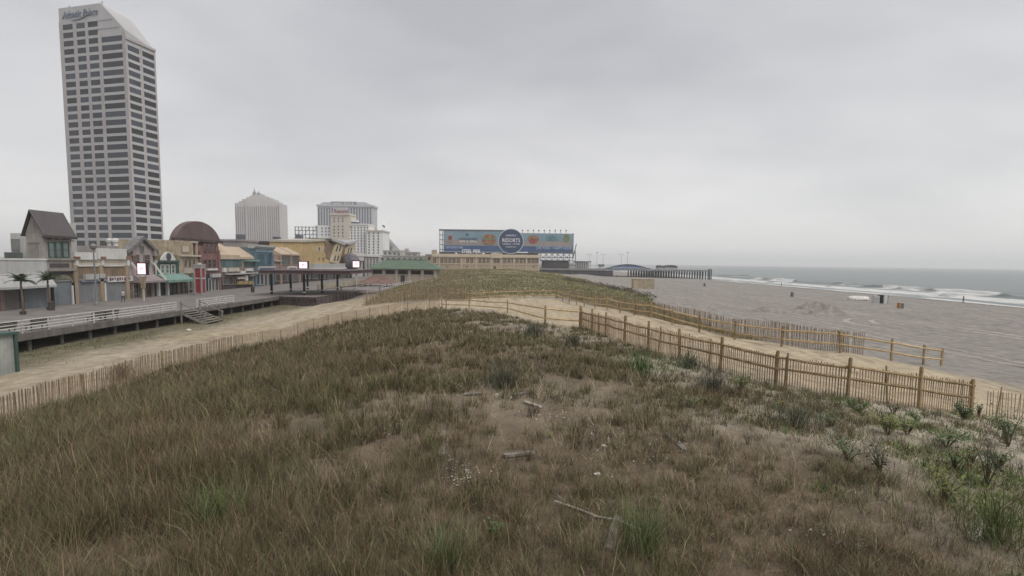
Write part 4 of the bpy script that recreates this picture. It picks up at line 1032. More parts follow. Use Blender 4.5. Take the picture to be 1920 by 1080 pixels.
# print: a rounded beach and wave edge, food shapes, a tent
def blob(name, pc, py, rx, ry, m, d, parent, n=20, squash=1.0):
    x, z = P(pc, py, Y2); mb = MB(); k = Y2 / 1000.
    mb.prism([(x + rx * k * math.cos(t * 2 * math.pi / n), Y2 + d, z + ry * k * (math.sin(t * 2 * math.pi / n) if math.sin(t * 2 * math.pi / n) > 0 else squash * math.sin(t * 2 * math.pi / n))) for t in range(n)], (0, -.03, 0)); return build(mb, name, m, parent)
bun = mat('print_brown', (.33, .2, .12), .6, .25, .6); lett = mat('print_green', (.2, .24, .12), .6, .2, .6); red_p = mat('print_red', (.34, .1, .09), .6, .3, .8)
blob('food_print', 917, 446, 13, 7, bun, -.06, pan, squash=.2); blob('food_print', 917, 449.5, 14, 2.5, lett, -.1, pan); blob('food_print', 917, 452, 13, 2.4, red_p, -.14, pan); blob('food_print', 917, 455, 12, 4, bun, -.18, pan)
blob('cup_print', 844, 446, 4, 4.5, red_p, -.06, pan); blob('food_print', 1000, 449, 11, 8, bun, -.06, pan2, squash=.6); blob('food_print', 1000, 452, 8, 5, red_p, -.1, pan2)
blob('tent_print', 1034, 451, 11, 9, mat('print_teal', (.12, .25, .27), .6, .2, .5), -.06, pan2, squash=.15); blob('palm_print', 1062, 447, 6, 8, lett, -.06, pan2)
for px in (840, 856): bbox('house_print', px, px + 7, 452, 458, -.1, -.05, mat('print_mauve', (.35, .27, .27), .6, .2, .6), pan)
blob('ring', 958, 452.5, 24, 23.5, mat('print_pale', (.5, .55, .58), .6, .1, .5), -.12, pan, 40); disc = blob('disc', 958, 452.5, 22.5, 22, navy, -.16, pan, 40)
wl = mat('print_white', (.74, .75, .76), .6, .05, .5); lt = mat('print_pale_blue', (.42, .52, .66), .6, .1, .5); dk = mat('print_dark', (.05, .08, .11), .6, .1, .5)
def btext(txt, pa, pb_, t0, t1, m, d=-.25, par=None):
    xa, z0 = P(pa, t1, Y2); xb, z1 = P(pb_, t0, Y2)
    xa = P(pa, 460, Y2)[0]; xb = P(pb_, 460, Y2)[0]
    return text('lettering', txt, m, par or bb, (xa, Y2 + d, z0), (1, 0, 0), (0, 0, 1), z1 - z0, xb - xa, 0, .02, bold=.012)
btext('LANDSHARK', 860, 896, 446, 449.5, dk); btext('BAR & GRILL', 862, 895, 451, 454.5, wl); btext('NEW BEACH BAR', 836, 868, 461.5, 466, lt)
btext('CONNECTED AT', 948, 968, 440, 443, wl); btext('RESORTS', 942, 975, 447, 454, wl); btext('CASINO - HOTEL', 942, 975, 456.5, 458.8, wl); btext('ATLANTIC CITY', 948, 968, 462, 464, wl)
btext('LIVE MUSIC + HAPPY HOUR', 1006, 1072, 462.5, 467.5, lt)
blob('shark_fin', 876, 440, 4, 3, dk, -.06, pan, 3)
bbox('top_beam', 823, 964, 430.5, 433.4, -.1, .6, frame_m)
for pa in (824, 828.5, 831.5): bbox('frame_post', pa, pa + 1.2, 433, 476, .1, .7, frame_m)
for t0 in (440, 449, 458, 467): bbox('frame_rail', 823.5, 832, t0, t0 + 1.2, .2, .5, frame_m)
bbox('frame_post', 1074, 1075.3, 437, 487, .0, .8, frame_m)
for i in range(9):
    pa = 979 + i * 10.2; bbox('lamp_arm', pa, pa + .8, 432.5, 437.6, .1, .4, frame_m); bbox('lamp_head', pa - .9, pa + 1.5, 431, 433, -.6, .2, frame_m)
bbox('catwalk', 990, 1076, 472.2, 475.5, -.5, .9, frame_m)
for pa in (1013, 1024, 1035, 1046, 1057, 1068): bbox('leg', pa, pa + 1.0, 473, 510, .2, .7, frame_m)
for k, pa in enumerate((1013, 1024, 1035, 1046, 1057)):
    xa = P(pa + .5, 470, Y2)[0]; xb = P(pa + 11.5, 470, Y2)[0]; za, zb = P(pa, 476, Y2)[1], P(pa, 489, Y2)[1]
    mb = MB(); mb.beam((xa, Y2 + .4, za), (xb, Y2 + .4, zb), .25, .25); build(mb, 'brace', frame_m, bb); mb = MB(); mb.beam((xa, Y2 + .9, zb), (xb, Y2 + .9, za), .25, .25); build(mb, 'brace', frame_m, bb)
bbox('tie_beam', 1012, 1076, 482, 483.2, .1, .8, frame_m); bbox('tie_beam', 1012, 1076, 488, 489.2, .1, .8, frame_m)
bbox('base_wall', 823, 1010, 473, 520, .8, 2.5, mat('backing_grey', (.2, .2, .21), .8, .2, .3))
# roof lettering of the pier in front of the billboard
rs = thing('roof_sign', (P(884, 478, Y1 + 3)[0], Y1 + 3, zt), 'white letters STEEL PIER standing on the beige hall roof', 'sign')
mb = MB(); mb.box(P(866, 478, Y1 + 3)[0], P(902, 478, Y1 + 3)[0], Y1 + 3, Y1 + 3.3, zt - .1, zt + 1.0); build(mb, 'sign_base', frame_m, rs)
xa = P(866, 470, Y1 + 3)[0]; text('lettering', 'STEEL PIER', wl, rs, (xa, Y1 + 2.9, zt + 1.0), (1, 0, 0), (0, 0, 1), 1.9, P(901, 470, Y1 + 3)[0] - xa, 0, .15, bold=.02)
for pa, hgt, r_, lab in ((906, 1.4, .9, 'white dome vent on the beige hall roof beside the roof letters'), (855, 1.3, .7, 'white box vent on the beige hall roof near its end')):
    x = P(pa, 478, Y1 + 4)[0]; mb = MB(); mb.lathe((x, Y1 + 4, zt - .05), [(r_ * .8, 0), (r_ * .8, hgt * .5), (r_, hgt * .55), (r_ * .9, hgt * .8), (r_ * .45, hgt)], 10); build(mb, 'roof_vent', white, label=lab, cat='vent')

# ------------------------------------------------------------------ the tall tower
tw_m = mat('tower_stone', (.47, .465, .465), .85, .08, .08, streak=.08); tw_p = mat('tower_pink_band', (.42, .395, .39), .85, .08, .1)
tgl = glass('tower_glass', (.03, .035, .047), .12, .85, .5)
A = Vector((-156.0, 190.0, 0)); B = Vector((-129.3, 183.5, 0)); Cc = Vector((-126.6, 194.5, 0)); D = A + (Cc - B) * 1.0
tower = thing('hotel_tower', (A.x + 14, A.y + 2, 2.3), 'very tall grey hotel tower with grids of dark windows and slanted top corner', 'building')
def zof(px, py, X, Y):
    d = ray(px, py); t = Y / d.y; return HC + d.z * t
ZT = zof(113, 16, A.x, A.y)
NF = 28; ZB = 12.0; FH = (ZT - 5.2 - ZB) / NF
ab = (B - A); abL = ab.length; abn = ab / abL; n1 = Vector((abn.y, -abn.x, 0)); bc = (Cc - B); bcL = bc.length; bcn = bc / bcL; n2 = Vector((bcn.y, -bcn.x, 0))
cut0 = .66; zcut = ZT - 9.0; zc2 = ZT - 12.0
def pa_(u, z): p = A + abn * (u * abL); return (p.x, p.y, z)
F0 = [pa_(0, 2.0), pa_(1, 2.0), pa_(1, zcut), pa_(cut0, ZT), pa_(0, ZT)]
back = Vector((D.x - A.x, D.y - A.y, 0))
mb = MB()
front = [Vector(p) for p in F0]; rear = [p + back for p in front]; rear[2].z = zc2; rear[3].z = ZT - 1.0
n_ = 5; fs = [tuple(range(n_)), tuple(range(2 * n_ - 1, n_ - 1, -1))] + [((i + 1) % n_, i, i + n_, (i + 1) % n_ + n_) for i in range(n_)]
mb.add(front + rear, fs); tw = build(mb, 'shell', tw_m, tower)
def wmesh(wd, h):
    b = MB(); b.box(-wd / 2, wd / 2, -.02, .3, 0, h); return b.mesh('window', tgl)
def spand(name, p, q, z0, z1, nrm, d, m):
    b = MB(); p = Vector(p); q = Vector(q); o = nrm * d
    b.add([(p.x, p.y, z0), (q.x, q.y, z0), (q.x + o.x, q.y + o.y, z0), (p.x + o.x, p.y + o.y, z0), (p.x, p.y, z1), (q.x, q.y, z1), (q.x + o.x, q.y + o.y, z1), (p.x + o.x, p.y + o.y, z1)], [(0, 1, 2, 3), (7, 6, 5, 4), (0, 4, 5, 1), (1, 5, 6, 2), (2, 6, 7, 3), (3, 7, 4, 0)])
    return build(b, name, m, tower)
angA = math.atan2(abn.y, abn.x); angB = math.atan2(bcn.y, bcn.x)
cols = [(.06, .215), (.275, .405), (.455, .60), (.655, .965)]
wh = FH * .66
wms = [wmesh((b - a) * abL, wh) for a, b in cols]; colsB = [(.083, .45), (.56, .945)]; wmb = [wmesh((b - a) * bcL, wh) for a, b in colsB]
for f in range(NF):
    z = ZB + f * FH + FH * .2
    for k, (a, b) in enumerate(cols):
        u = (a + b) / 2; ue = b
        lim = ZT if ue <= cut0 else ZT + (zcut - ZT) * (ue - cut0) / (1 - cut0)
        if z + wh > lim - 1.0: continue
        p = A + abn * (u * abL) + n1 * .06; put('window', wms[k], tower, (p.x, p.y, z), rz=angA)
    for k, (a, b) in enumerate(colsB):
        lim = zcut + (zc2 - zcut) * b
        if z + wh > lim - 1.8: continue
        p = B + bcn * ((a + b) / 2 * bcL) + n2 * .06; put('window', wmb[k], tower, (p.x, p.y, z), rz=angB)
for f in range(NF + 1):       # floor bands stand proud of the glass
    z = ZB + f * FH - FH * .14
    if z > ZT - 4: continue
    ue = 1.0 if z < zcut - 1 else max(.6, cut0 + (1 - cut0) * (ZT - z - 1.2) / (ZT - zcut))
    spand('floor_band', A, A + abn * (ue * abL), z, z + FH * .34, n1, .12, tw_m)
    if z < zc2 - 1.2: spand('floor_band', B, Cc, z, z + FH * .34, n2, .12, tw_m)
for u, w_ in ((0.0, .055), (.218, .054), (.408, .044), (.603, .049), (.968, .032)):
    spand('pier', A + abn * (u * abL), A + abn * ((u + w_) * abL), 2.0, (ZT - 4.6) if u < .6 else zcut - .4, n1, .16, tw_p)
for u in (0.0, .485, .95):
    spand('pier', B + bcn * (u * bcL), B + bcn * ((u + .05) * bcL), 2.0, zcut + (zc2 - zcut) * (u + .05) - .4, n2, .16, tw_p)
pp = A + abn * (.06 * abL) + n1 * .1
text('lettering', 'Atlantic Palace', mat('blue_grey_letters', (.2, .225, .27), .6, .1, 1.), tower, (pp.x, pp.y, ZT - 3.6), abn, (0, 0, 1), 2.3, .56 * abL, .3, .3, bold=.01)
sw = MB(); pts = []
for i in range(13):
    t = i / 12; q = A + abn * ((.18 + .36 * t) * abL) + n1 * .25; pts.append((q.x, q.y, ZT - 4.2 - .55 * math.sin(t * math.pi * 1.5) + t * .8))
sw.tube(pts, [.05 + .16 * math.sin(math.pi * i / 12) for i in range(13)], 6); build(sw, 'swoosh', MATS['blue_grey_letters'], tower)
spand('roof_trim', B - abn * .1, Cc, zc2 - .2, zc2 + .55, n2, .5, tw_p)
for u in (.1, .62):
    q = A + abn * (u * abL) + Vector((0, 2, 0)); mb = MB(); mb.tube([(q.x, q.y, ZT - .1), (q.x, q.y, ZT + 1.6)], .12, 6); build(mb, 'roof_mast', frame_m, tower)
# podium blocks behind the shops
pod = mat('podium_pink', (.36, .325, .315), .85, .1, .2, streak=.15)
x0, z0 = P(118, 452, 118); x1 = P(246, 452, 118)[0]
mb = MB(); mb.box(x0, x1, 118, 135, 2.2, P(180, 461, 118)[1]); pdm = build(mb, 'podium_block', pod, label='low pink grey block at the foot of the tall tower, behind the white sign boards', cat='building')
for k, (pa, lab) in enumerate(((203, 'metal roof fan on the podium block beside the lamp pole'), (214, 'squat roof fan on the podium block beside another fan'))):
    x, z = P(pa, 461, 119); mb = MB(); mb.lathe((x, 119.5, z - .02), [(.5, 0), (.5, .8), (.75, .9), (.75, 1.4), (.3, 1.7)], 10); build(mb, 'roof_fan', steel_pale, label=lab, cat='fan')
# buildings behind the white fascia shop
wb = thing('stepped_building', (P(40, 470, 100)[0], 104, 2.2), 'pale stepped building with big grey billboard panel behind the Victorian house', 'building')
bmat = mat('pale_concrete', (.5, .49, .47), .85, .1, .2, streak=.2)
for pa, pb_, t0, d_ in ((20, 58, 437, 0), (41, 62, 412, 3)):
    xa = P(pa, 450, 100)[0]; xb = P(pb_, 450, 100)[0]; mb = MB(); mb.box(xa, xb, 100 + d_, 110, 2.2, P(pa, t0, 100)[1]); build(mb, 'wall', bmat, wb)
xa, xb = P(22.5, 450, 100)[0], P(37, 450, 100)[0]; mb = MB(); mb.box(xa, xb, 99.7, 100, P(30, 470, 100)[1], P(30, 448, 100)[1]); build(mb, 'panel', mat('grey_panel', (.2, .2, .19), .7, .2, .3), wb)
for i in range(6):
    xa = P(12 + i * 8, 480, 99)[0]; mb = MB(); mb.box(xa, xa + .9, 99.5, 99.98, P(30, 489, 99)[1], P(30, 484.5, 99)[1]); build(mb, 'window', dark, wb)
lb = MB(); lb.box(P(8, 480, 97)[0], P(24, 480, 97)[0], 97, 99, 2.2, P(15, 473, 97)[1]); build(lb, 'roof_shed', mat('dark_green_grey', (.1, .12, .11), .8, .2, .5), label='small dark green roof shed behind the low white shop', cat='shed')
# roofs behind the middle shops
for name, pa, pb_, t0, Y, m_, lab in (('flat_roof_block', 405, 455, 452, 150, pod, 'mauve flat block behind the long tan roofed shop'), ('dark_roof_block', 470, 530, 455, 170, mat('plum_dark', (.12, .1, .105), .8, .2, .4), 'dark low block with parapet behind the teal shop'),
        ('blue_roof_block', 524, 566, 451, 175, mat('bright_blue_roof', (.08, .25, .33), .6, .15, .3), 'bright blue flat roofed block behind the rose shops'), ('cream_block', 292, 332, 462, 116, cream, 'cream block with tiled parapet behind the small green fronted shop')):
    xa = P(pa, t0, Y)[0]; xb = P(pb_, t0, Y)[0]; mb = MB(); zt_ = P((pa + pb_) / 2, t0, Y)[1]
    root = thing(name, ((xa + xb) / 2, Y + 4, 2.2), lab, 'building')
    mb.box(xa, xb, Y, Y + 9, 2.2, zt_); build(mb, 'wall', m_, root)
    mb = MB(); mb.box(xa - .2, xb + .2, Y - .25, Y + 9.2, zt_ + .003, zt_ + .5); build(mb, 'parapet', m_, root)
    mb = MB(); xm = xa + (xb - xa) * .6; mb.box(xm, xm + 1.8, Y + 2, Y + 4, zt_ + .5, zt_ + 2.0); build(mb, 'roof_unit', frame_m, root)

# ------------------------------------------------------------------ far hotels
def far_box(name, pa, pb_, t0, t1, Y, dep, m, root, dy=0.0):
    xa = P(pa, t0, Y)[0]; xb = P(pb_, t0, Y)[0]; pc = (pa + pb_) / 2; mb = MB(); mb.box(xa, xb, Y + dy, Y + dep, P(pc, t1, Y)[1], P(pc, t0, Y)[1]); return build(mb, name, m, root)
taj_m = mat('hotel_ivory', (.50, .475, .455), .8, .06, .03, streak=.06); taj_w = glass('hotel_bronze_glass', (.20, .185, .18), .3, .15, .4)
Y3 = 880.0
taj = thing('casino_hotel_tower', (P(482, 470, Y3)[0], Y3 + 15, 2.2), 'pale ribbed casino hotel tower with stepped top and two little spires', 'building')
far_box('body', 440, 524, 381, 500, Y3, 30, taj_m, taj)
far_box('centre_bay', 462, 500, 374, 500, Y3, 30, taj_m, taj, -2.5)
for k, (a, b, t0) in enumerate(((447, 517, 377), (453, 511, 373), (460, 503, 369.5), (466, 495, 366.5), (470, 488, 363))): far_box('stepped_crown', a, b, t0, t0 + 5, Y3, 26 - k * 2, taj_m, taj, 1 + k * .8)
for i in range(21):
    pa = 441.2 + i * 4.0
    dy = -2.65 if 462 < pa < 498 else -.15
    far_box('window_strip', pa, pa + 1.7, 387, 500, Y3, 0, taj_w, taj, dy)
far_box('sky_band', 440, 524, 404.5, 406, Y3, 0, tw_p, taj, -.4)
for pa, t0 in ((474, 352), (482, 357)):
    x, z = P(pa, 364, Y3); zt_ = P(pa, t0, Y3)[1]; mb = MB(); hh_ = zt_ - z
    mb.lathe((x, Y3 + 6, z), [(2.6, 0), (2.6, hh_ * .2), (3.0, hh_ * .3), (1.6, hh_ * .5), (.7, hh_ * .7), (.2, hh_)], 10); build(mb, 'spire', mat('spire_grey', (.25, .24, .24), .6, .1, .3), taj)
# back tower with sign
Y4 = 700.0
hr = thing('ribbed_hotel_tower', (P(646, 470, Y4)[0], Y4 + 12, 2.2), 'grey ribbed hotel tower with dark roof sign behind the white hotel', 'building')
hr_m = mat('hotel_cool_grey', (.45, .46, .48), .8, .06, .04); hr_w = glass('hotel_blue_glass', (.12, .145, .18), .25, .15, .4)
far_box('body', 595, 698, 386, 480, Y4, 25, hr_m, hr)
far_box('crown', 593.5, 699.5, 384, 387.5, Y4, 26, hr_m, hr, -1.2)
for a, b, c, d_, e in ((595, 622, 606, 620, 379), (664, 697, 668, 685, 379)):
    xa, zb = P(a, 385, Y4); xb = P(b, 385, Y4)[0]; xc, zc = P(c, e, Y4); xd = P(d_, e, Y4)[0]; mb = MB(); mb.prism([(xa, Y4, zb), (xb, Y4, zb), (xd, Y4, zc), (xc, Y4, zc)], (0, 22, 0)); build(mb, 'hipped_crown', hr_m, hr)
far_box('sign_band', 621, 668, 378, 385, Y4, 8, mat('sign_grey', (.2, .2, .21), .7, .1, .2), hr, -.6)
xa, z_ = P(624, 383.6, Y4); text('lettering', 'HARD ROCK', wl, hr, (xa, Y4 - .9, z_), (1, 0, 0), (0, 0, 1), 2.9, P(665, 380, Y4)[0] - xa, 0, .2, bold=.02)
for i in range(20):
    pa = 596.5 + i * 5.1
    far_box('window_strip', pa, pa + 2.3, 390, 478, Y4, 0, hr_w, hr, -.15)
# white old hotel
Y5 = 560.0
old = thing('old_white_hotel', (P(655, 475, Y5)[0], Y5 + 12, 2.2), 'white old stepped hotel full of small windows with red roof sign', 'building')
ow = mat('hotel_white', (.76, .75, .73), .85, .06, .05, streak=.08); ow2 = mat('hotel_ivory_old', (.53, .475, .40), .85, .06, .05)
wwm = glass('hotel_small_window', (.05, .05, .055), .3, .4)
far_box('left_wing', 590, 624, 422.5, 500, Y5, 22, ow, old); far_box('main_block', 656, 691, 421, 500, Y5, 24, ow, old, -1); far_box('right_wing', 690.5, 720, 434, 500, Y5, 24, ow, old, -6)
far_box('wing_cornice', 689, 721.5, 432, 434.5, Y5, 24, ow2, old, -7); far_box('centre_tower', 622, 656.5, 404, 500, Y5, 20, ow2, old, -4); far_box('tower_cornice', 621, 658, 400.5, 404, Y5, 20, ow2, old, -5); far_box('block_cornice', 656, 692, 419.5, 421.5, Y5, 24, ow, old, -2)
far_box('tower_side', 650, 659, 406, 424, Y5, 18, ow2, old, -3)
def wgrid(xs, ys, dy, wpx=2.2, hpx=2.8):
    k = Y5 / 1000.; b = MB(); b.box(-wpx * k / 2, wpx * k / 2, -.1, .3, -hpx * k / 2, hpx * k / 2); me = b.mesh('window', wwm)
    for py in ys:
        for px in xs:
            x, z = P(px, py, Y5); put('window', me, old, (x, Y5 + dy, z))
wgrid([660 + i * 6 for i in range(6)], [427 + j * 5 for j in range(10)], -1.1); wgrid([629, 637, 645], [410, 415], -4.1); wgrid([629, 637, 645], [425, 431, 437, 443], -4.1); wgrid([604, 611, 617], [428, 434, 440], -.1); wgrid([695, 703.5, 712], [438 + j * 5.2 for j in range(8)], -6.1, 2.4, 3)
red_s = mat('red_sign', (.22, .05, .06), .6, .2, .5)
xa, z_ = P(624, 399.5, Y5); sgp = far_box('sign_frame', 624, 650, 388, 399.8, Y5, 5.5, mat('sign_backing', (.42, .4, .4), .7, .1, .2), old, 5.0); text('lettering', 'Resorts', red_s, old, (xa, Y5 + 4.8, z_), (1, 0, 0), (0, 0, 1), 4.6, P(649, 399, Y5)[0] - xa, 0, .15, bold=.02)
far_box('white_canopy', 660, 671, 413, 416.5, Y5, 4, wl, old, -1.5); far_box('canopy_gap', 659.5, 672, 416.6, 419, Y5, 3, dark, old, -1.2)
# scaffold sign frame
sc_ = thing('scaffold_frame', (P(572, 450, 520)[0], 521, 2.2), 'open black steel lattice frame beside the white hotel', 'scaffold')
for px in (553.5, 560, 566.5, 573, 580, 587, 594):
    x = P(px, 440, 520)[0]; mb = MB(); mb.box(x - .3, x + .3, 520, 520.6, 2.2, P(px, 424.5, 520)[1]); build(mb, 'upright', frame_m, sc_)
for py in (425.5, 432, 439, 446):
    xa, z = P(552, py, 520); xb = P(596, py, 520)[0]; mb = MB(); mb.box(xa, xb, 519.7, 520, z - .3, z + .3); build(mb, 'cross_bar', frame_m, sc_)
for i, px in enumerate((553.5, 566.5, 580)):
    xa, za = P(px, 446, 520); xb, zb = P(px + 13, 426, 520); mb = MB(); mb.beam((xa, 520.9, za), (xb, 520.9, zb), .3, .3); build(mb, 'brace', frame_m, sc_)
# slanted roof building and low blocks right of the hotel
sl = thing('slant_roof_building', (P(730, 475, 600)[0], 610, 2.2), 'dark building with long slanting roof edge beside the white hotel', 'building')
mb = MB(); xa, z0 = P(718, 480, 600); za = P(718, 440, 600)[1]; xb, zb = P(747, 473, 600); xl = P(690, 425, 600)[0]
mb.prism([(xl, 600, 2.2), (xb, 600, 2.2), (xb, 600, zb), (xa, 600, za), (xl, 600, P(690, 424, 600)[1])], (0, 20, 0)); build(mb, 'wall', mat('slate_wall', (.23, .225, .225), .8, .15, .1), sl)
mb = MB(); mb.beam((xl, 599.6, P(690, 424, 600)[1]), (xb, 599.6, zb + .4), .8, .8); build(mb, 'roof_edge', bmat, sl)
for name, pa, pb_, t0, Y, m_, lab in (('low_block', 718, 762, 471, 420, bmat, 'pale low flat block between the white hotel and the green roof'), ('low_block', 744, 782, 474, 400, mat('warm_grey_block', (.36, .34, .32), .85, .1, .2), 'warm grey low block with a square chimney near the beige hall'), ('low_block', 712, 815, 481, 330, mat('mid_grey_block', (.41, .4, .37), .85, .1, .2), 'long grey low block just above the green hipped roof'), ('low_block', 798, 826, 479, 300, hm, 'small beige block touching the end of the long hall')):
    xa = P(pa, t0, Y)[0]; xb = P(pb_, t0, Y)[0]; zt_ = P((pa + pb_) / 2, t0, Y)[1]; root = thing(name, ((xa + xb) / 2, Y + 5, 2.0), lab, 'building')
    mb = MB(); mb.box(xa, xb, Y, Y + 14, 1.5, zt_); build(mb, 'wall', m_, root); mb = MB(); mb.box(xa - .3, xb + .3, Y - .4, Y + 14.3, zt_ + .003, zt_ + .7); build(mb, 'parapet', m_, root)
    n_ = int((xb - xa) / 3.2)
    for i in range(n_):
        mb = MB(); x = xa + (i + .3) * (xb - xa) / n_; mb.box(x, x + 1.4, Y - .08, Y + .1, zt_ - 2.6, zt_ - 1.0); build(mb, 'window', gl, root)
    mb = MB(); x = xa + (xb - xa) * .35; mb.box(x, x + 2.6, Y + 3, Y + 6, zt_ + .7, zt_ + 3.2); build(mb, 'chimney', m_, root)
fp = thing('flagpole', (P(717, 478, 540)[0], 540, 2.2), 'thin flagpole with dark flag beside the white hotel', 'flagpole')
xf_, zf_ = P(717, 421, 540); mb = MB(); mb.tube([(xf_, 540, 2.2), (xf_, 540, zf_)], [.2, .12], 6); build(mb, 'pole', steel_pale, fp)
mb = MB(); mb.prism([(xf_, 540, zf_ - .1), (xf_ + 2.6, 540.3, zf_ - 1.6), (xf_ + 2.4, 540.1, zf_ - 3.4), (xf_, 540, zf_ - 1.8)], (0, .06, 0)); build(mb, 'flag', mat('dark_flag', (.07, .07, .1), .8, .2, .5), fp)

# ------------------------------------------------------------------ the pier
YP = 285.0
pier = thing('amusement_pier', (P(1150, 505, YP)[0], YP + 10, 0), 'long low grey amusement pier on dark piles running out into the surf', 'pier')
pm_ = mat('pier_grey', (.24, .24, .25), .8, .15, .2); pd_ = mat('pier_dark', (.085, .09, .1), .8, .2, .3)
def pz(px, py): return P(px, py, YP)
def pbox(name, pa, pb_, t0, t1, m, y0=0, y1=18, root=pier):
    xa = pz(pa, t0)[0]; xb = pz(pb_, t0)[0]; pc = (pa + pb_) / 2; mb = MB(); mb.box(xa, xb, YP + y0, YP + y1, pz(pc, t1)[1], pz(pc, t0)[1]); return build(mb, name, m, root)
pbox('deck', 1010, 1330, 504.5, 507.5, pm_, 0, 24); pbox('front_wall', 1008, 1150, 507, 516, pd_, .4, 6)
pbox('rail', 1100, 1330, 502.3, 502.9, steel_pale, 0, .2)
mbp = MB(); mbp.tube([(0, 0, -2.5), (0, 0, 5.0)], .32, 6); pme = mbp.mesh('pile', pd_)
zdk = pz(1200, 507.5)[1]
for i in range(30):
    px = 1185 + i * 5; x = pz(px, 510)[0]
    for dy in (1.5, 12):
        put('pile', pme, pier, (x + (.6 if dy > 5 else 0), YP + dy, zdk - 5.0))
for px in (1336, 1338.5, 1341.5):
    x = pz(px, 510)[0]; mb = MB(); mb.tube([(x, YP + 6, -2), (x, YP + 6, pz(px, 505)[1])], .3, 6); build(mb, 'free_pile', pd_, pier)
for i in range(20):
    px = 1105 + i * 11.3; x = pz(px, 502)[0]; mb = MB(); mb.box(x - .06, x + .06, YP - .02, YP + .18, pz(px, 504.6)[1], pz(px, 502.3)[1]); build(mb, 'rail_post', steel_pale, pier)
hallp = thing('pier_hall', (P(1050, 505, YP)[0], YP + 12, 2), 'dark windowless box building at the landward end of the pier', 'building')
pbox('wall', 1019, 1067, 489, 504.4, mat('charcoal_hall', (.075, .08, .09), .7, .15, .2), 1, 20, hallp); pbox('roof_edge', 1018, 1068, 487.5, 489, pm_, .6, 20.4, hallp)
pbox('annex', 1067.5, 1080, 492, 504.4, bmat, 1.5, 16, hallp); pbox('annex_stripe', 1067.5, 1080, 496, 498, pm_, 1.3, 1.49, hallp)
col_ = thing('pier_arcade', (P(1097, 500, YP)[0], YP + 12, 5), 'pale open arcade with a row of white posts on the pier beside the dark hall', 'building')
pbox('roof', 1081, 1111, 489.5, 491.5, pm_, 4, 18, col_); pbox('back_wall', 1083, 1110, 491.5, 504.4, pm_, 14, 15, col_)
for i in range(9): pbox('white_post', 1082.5 + i * 3.3, 1083.8 + i * 3.3, 491.6, 504.4, white, 4.2, 4.6, col_)
# blue canopy
cp = thing('blue_canopy', (P(1190, 503, YP)[0], YP + 6, 5), 'long blue arched canopy roof on the pier', 'canopy')
mb = MB(); pts = []
for i in range(15):
    t = i / 14; px = 1138 + 84 * t; py = 503.5 - 7.2 * math.sin(math.pi * min(1, t * 1.05)) ** 1.2; pts.append((pz(px, 503)[0], YP + 2, pz(px, py)[1]))
pts += [(pz(1222, 503)[0], YP + 2, pz(1222, 504.3)[1]), (pz(1138, 503)[0], YP + 2, pz(1138, 504.3)[1])]
mb.prism(pts, (0, 9, 0)); build(mb, 'canopy', mat('canopy_blue', (.17, .25, .38), .7, .15, .3), cp)
mb = MB(); mb.tube([(p[0], p[1] - .15, p[2] + .1) for p in pts[:15]], .25, 6); build(mb, 'canopy_edge', pd_, cp)
for pa, pb_, t0, lab in ((1240, 1247, 497.5, 'small dark round roofed kiosk on the pier beyond the blue canopy'), (1252, 1276, 497, 'grey domed ride building near the seaward end of the pier')):
    x0, x1 = pz(pa, 500)[0], pz(pb_, 500)[0]; zb = pz(pa, 504.4)[1]; zt_ = pz(pa, t0)[1]; root = thing('pier_kiosk', ((x0 + x1) / 2, YP + 8, zb), lab, 'kiosk')
    mb = MB(); mb.box(x0, x1, YP + 5, YP + 11, zb, zb + (zt_ - zb) * .6); build(mb, 'wall', pm_, root)
    mb = MB(); n_ = 8; mb.prism([(x1 - (x1 - x0) * .5 * k_ * 1.0 if False else x0 + (x1 - x0) * (.5 - .5 * math.cos(math.pi * k_ / n_)), YP + 4.8, zb + (zt_ - zb) * (.6 + .4 * math.sin(math.pi * k_ / n_))) for k_ in range(n_ + 1)], (0, 6.5, 0)); build(mb, 'roof', pd_, root)
whb = thing('pier_booth', (P(1133, 500, YP)[0], YP + 10, 5), 'small white booth with dark flat roof on the pier between lamp poles', 'booth')
pbox('wall', 1128.5, 1137.5, 498, 504.4, white, 8, 11, whb); pbox('roof', 1127.5, 1138, 496, 498, pd_, 7.6, 11.4, whb)
for px, t0, two, lab in ((1112, 477, 1, 'double headed lamp pole by the pale arcade on the pier'), (1127, 473, 0, 'tall single pole beside the white booth on the pier'), (1139, 477, 1, 'double headed lamp pole between white booth and blue canopy on the pier'), (1174.5, 477, 1, 'double headed lamp pole rising behind the crest of the blue canopy'), (1187, 473, 0, 'tall single pole behind the blue canopy on the pier')):
    x, z = pz(px, t0); zb = pz(px, 504.4)[1]; root = thing('lamp_pole', (x, YP + 13, zb), lab, 'lamp pole', 'lamp poles on the pier')
    mb = MB(); mb.tube([(x, YP + 13, zb), (x, YP + 13, z)], [.16, .1], 6); build(mb, 'pole', steel_pale, root)
    if two:
        for s_ in (-1, 1):
            mb = MB(); mb.beam((x, YP + 13, z - .1), (x + s_ * 1.0, YP + 13, z + .1), .08, .08); build(mb, 'arm', steel_pale, root); mb = MB(); mb.box(x + s_ * .75, x + s_ * 1.35, YP + 12.8, YP + 13.2, z, z + .2); build(mb, 'lamp_head', pd_, root)
    else:
        mb = MB(); mb.box(x - .5, x + .5, YP + 12.7, YP + 13.3, z, z + .25); build(mb, 'lamp_head', pd_, root)
cr = thing('crane', (P(1079, 500, YP)[0], YP + 3, 4), 'thin crane with raised boom at the corner of the billboard', 'crane')
xa, za = pz(1075, 486); xb, zb = pz(1082, 457); xc, zc = pz(1080, 470); xd, zd = pz(1080, 504)
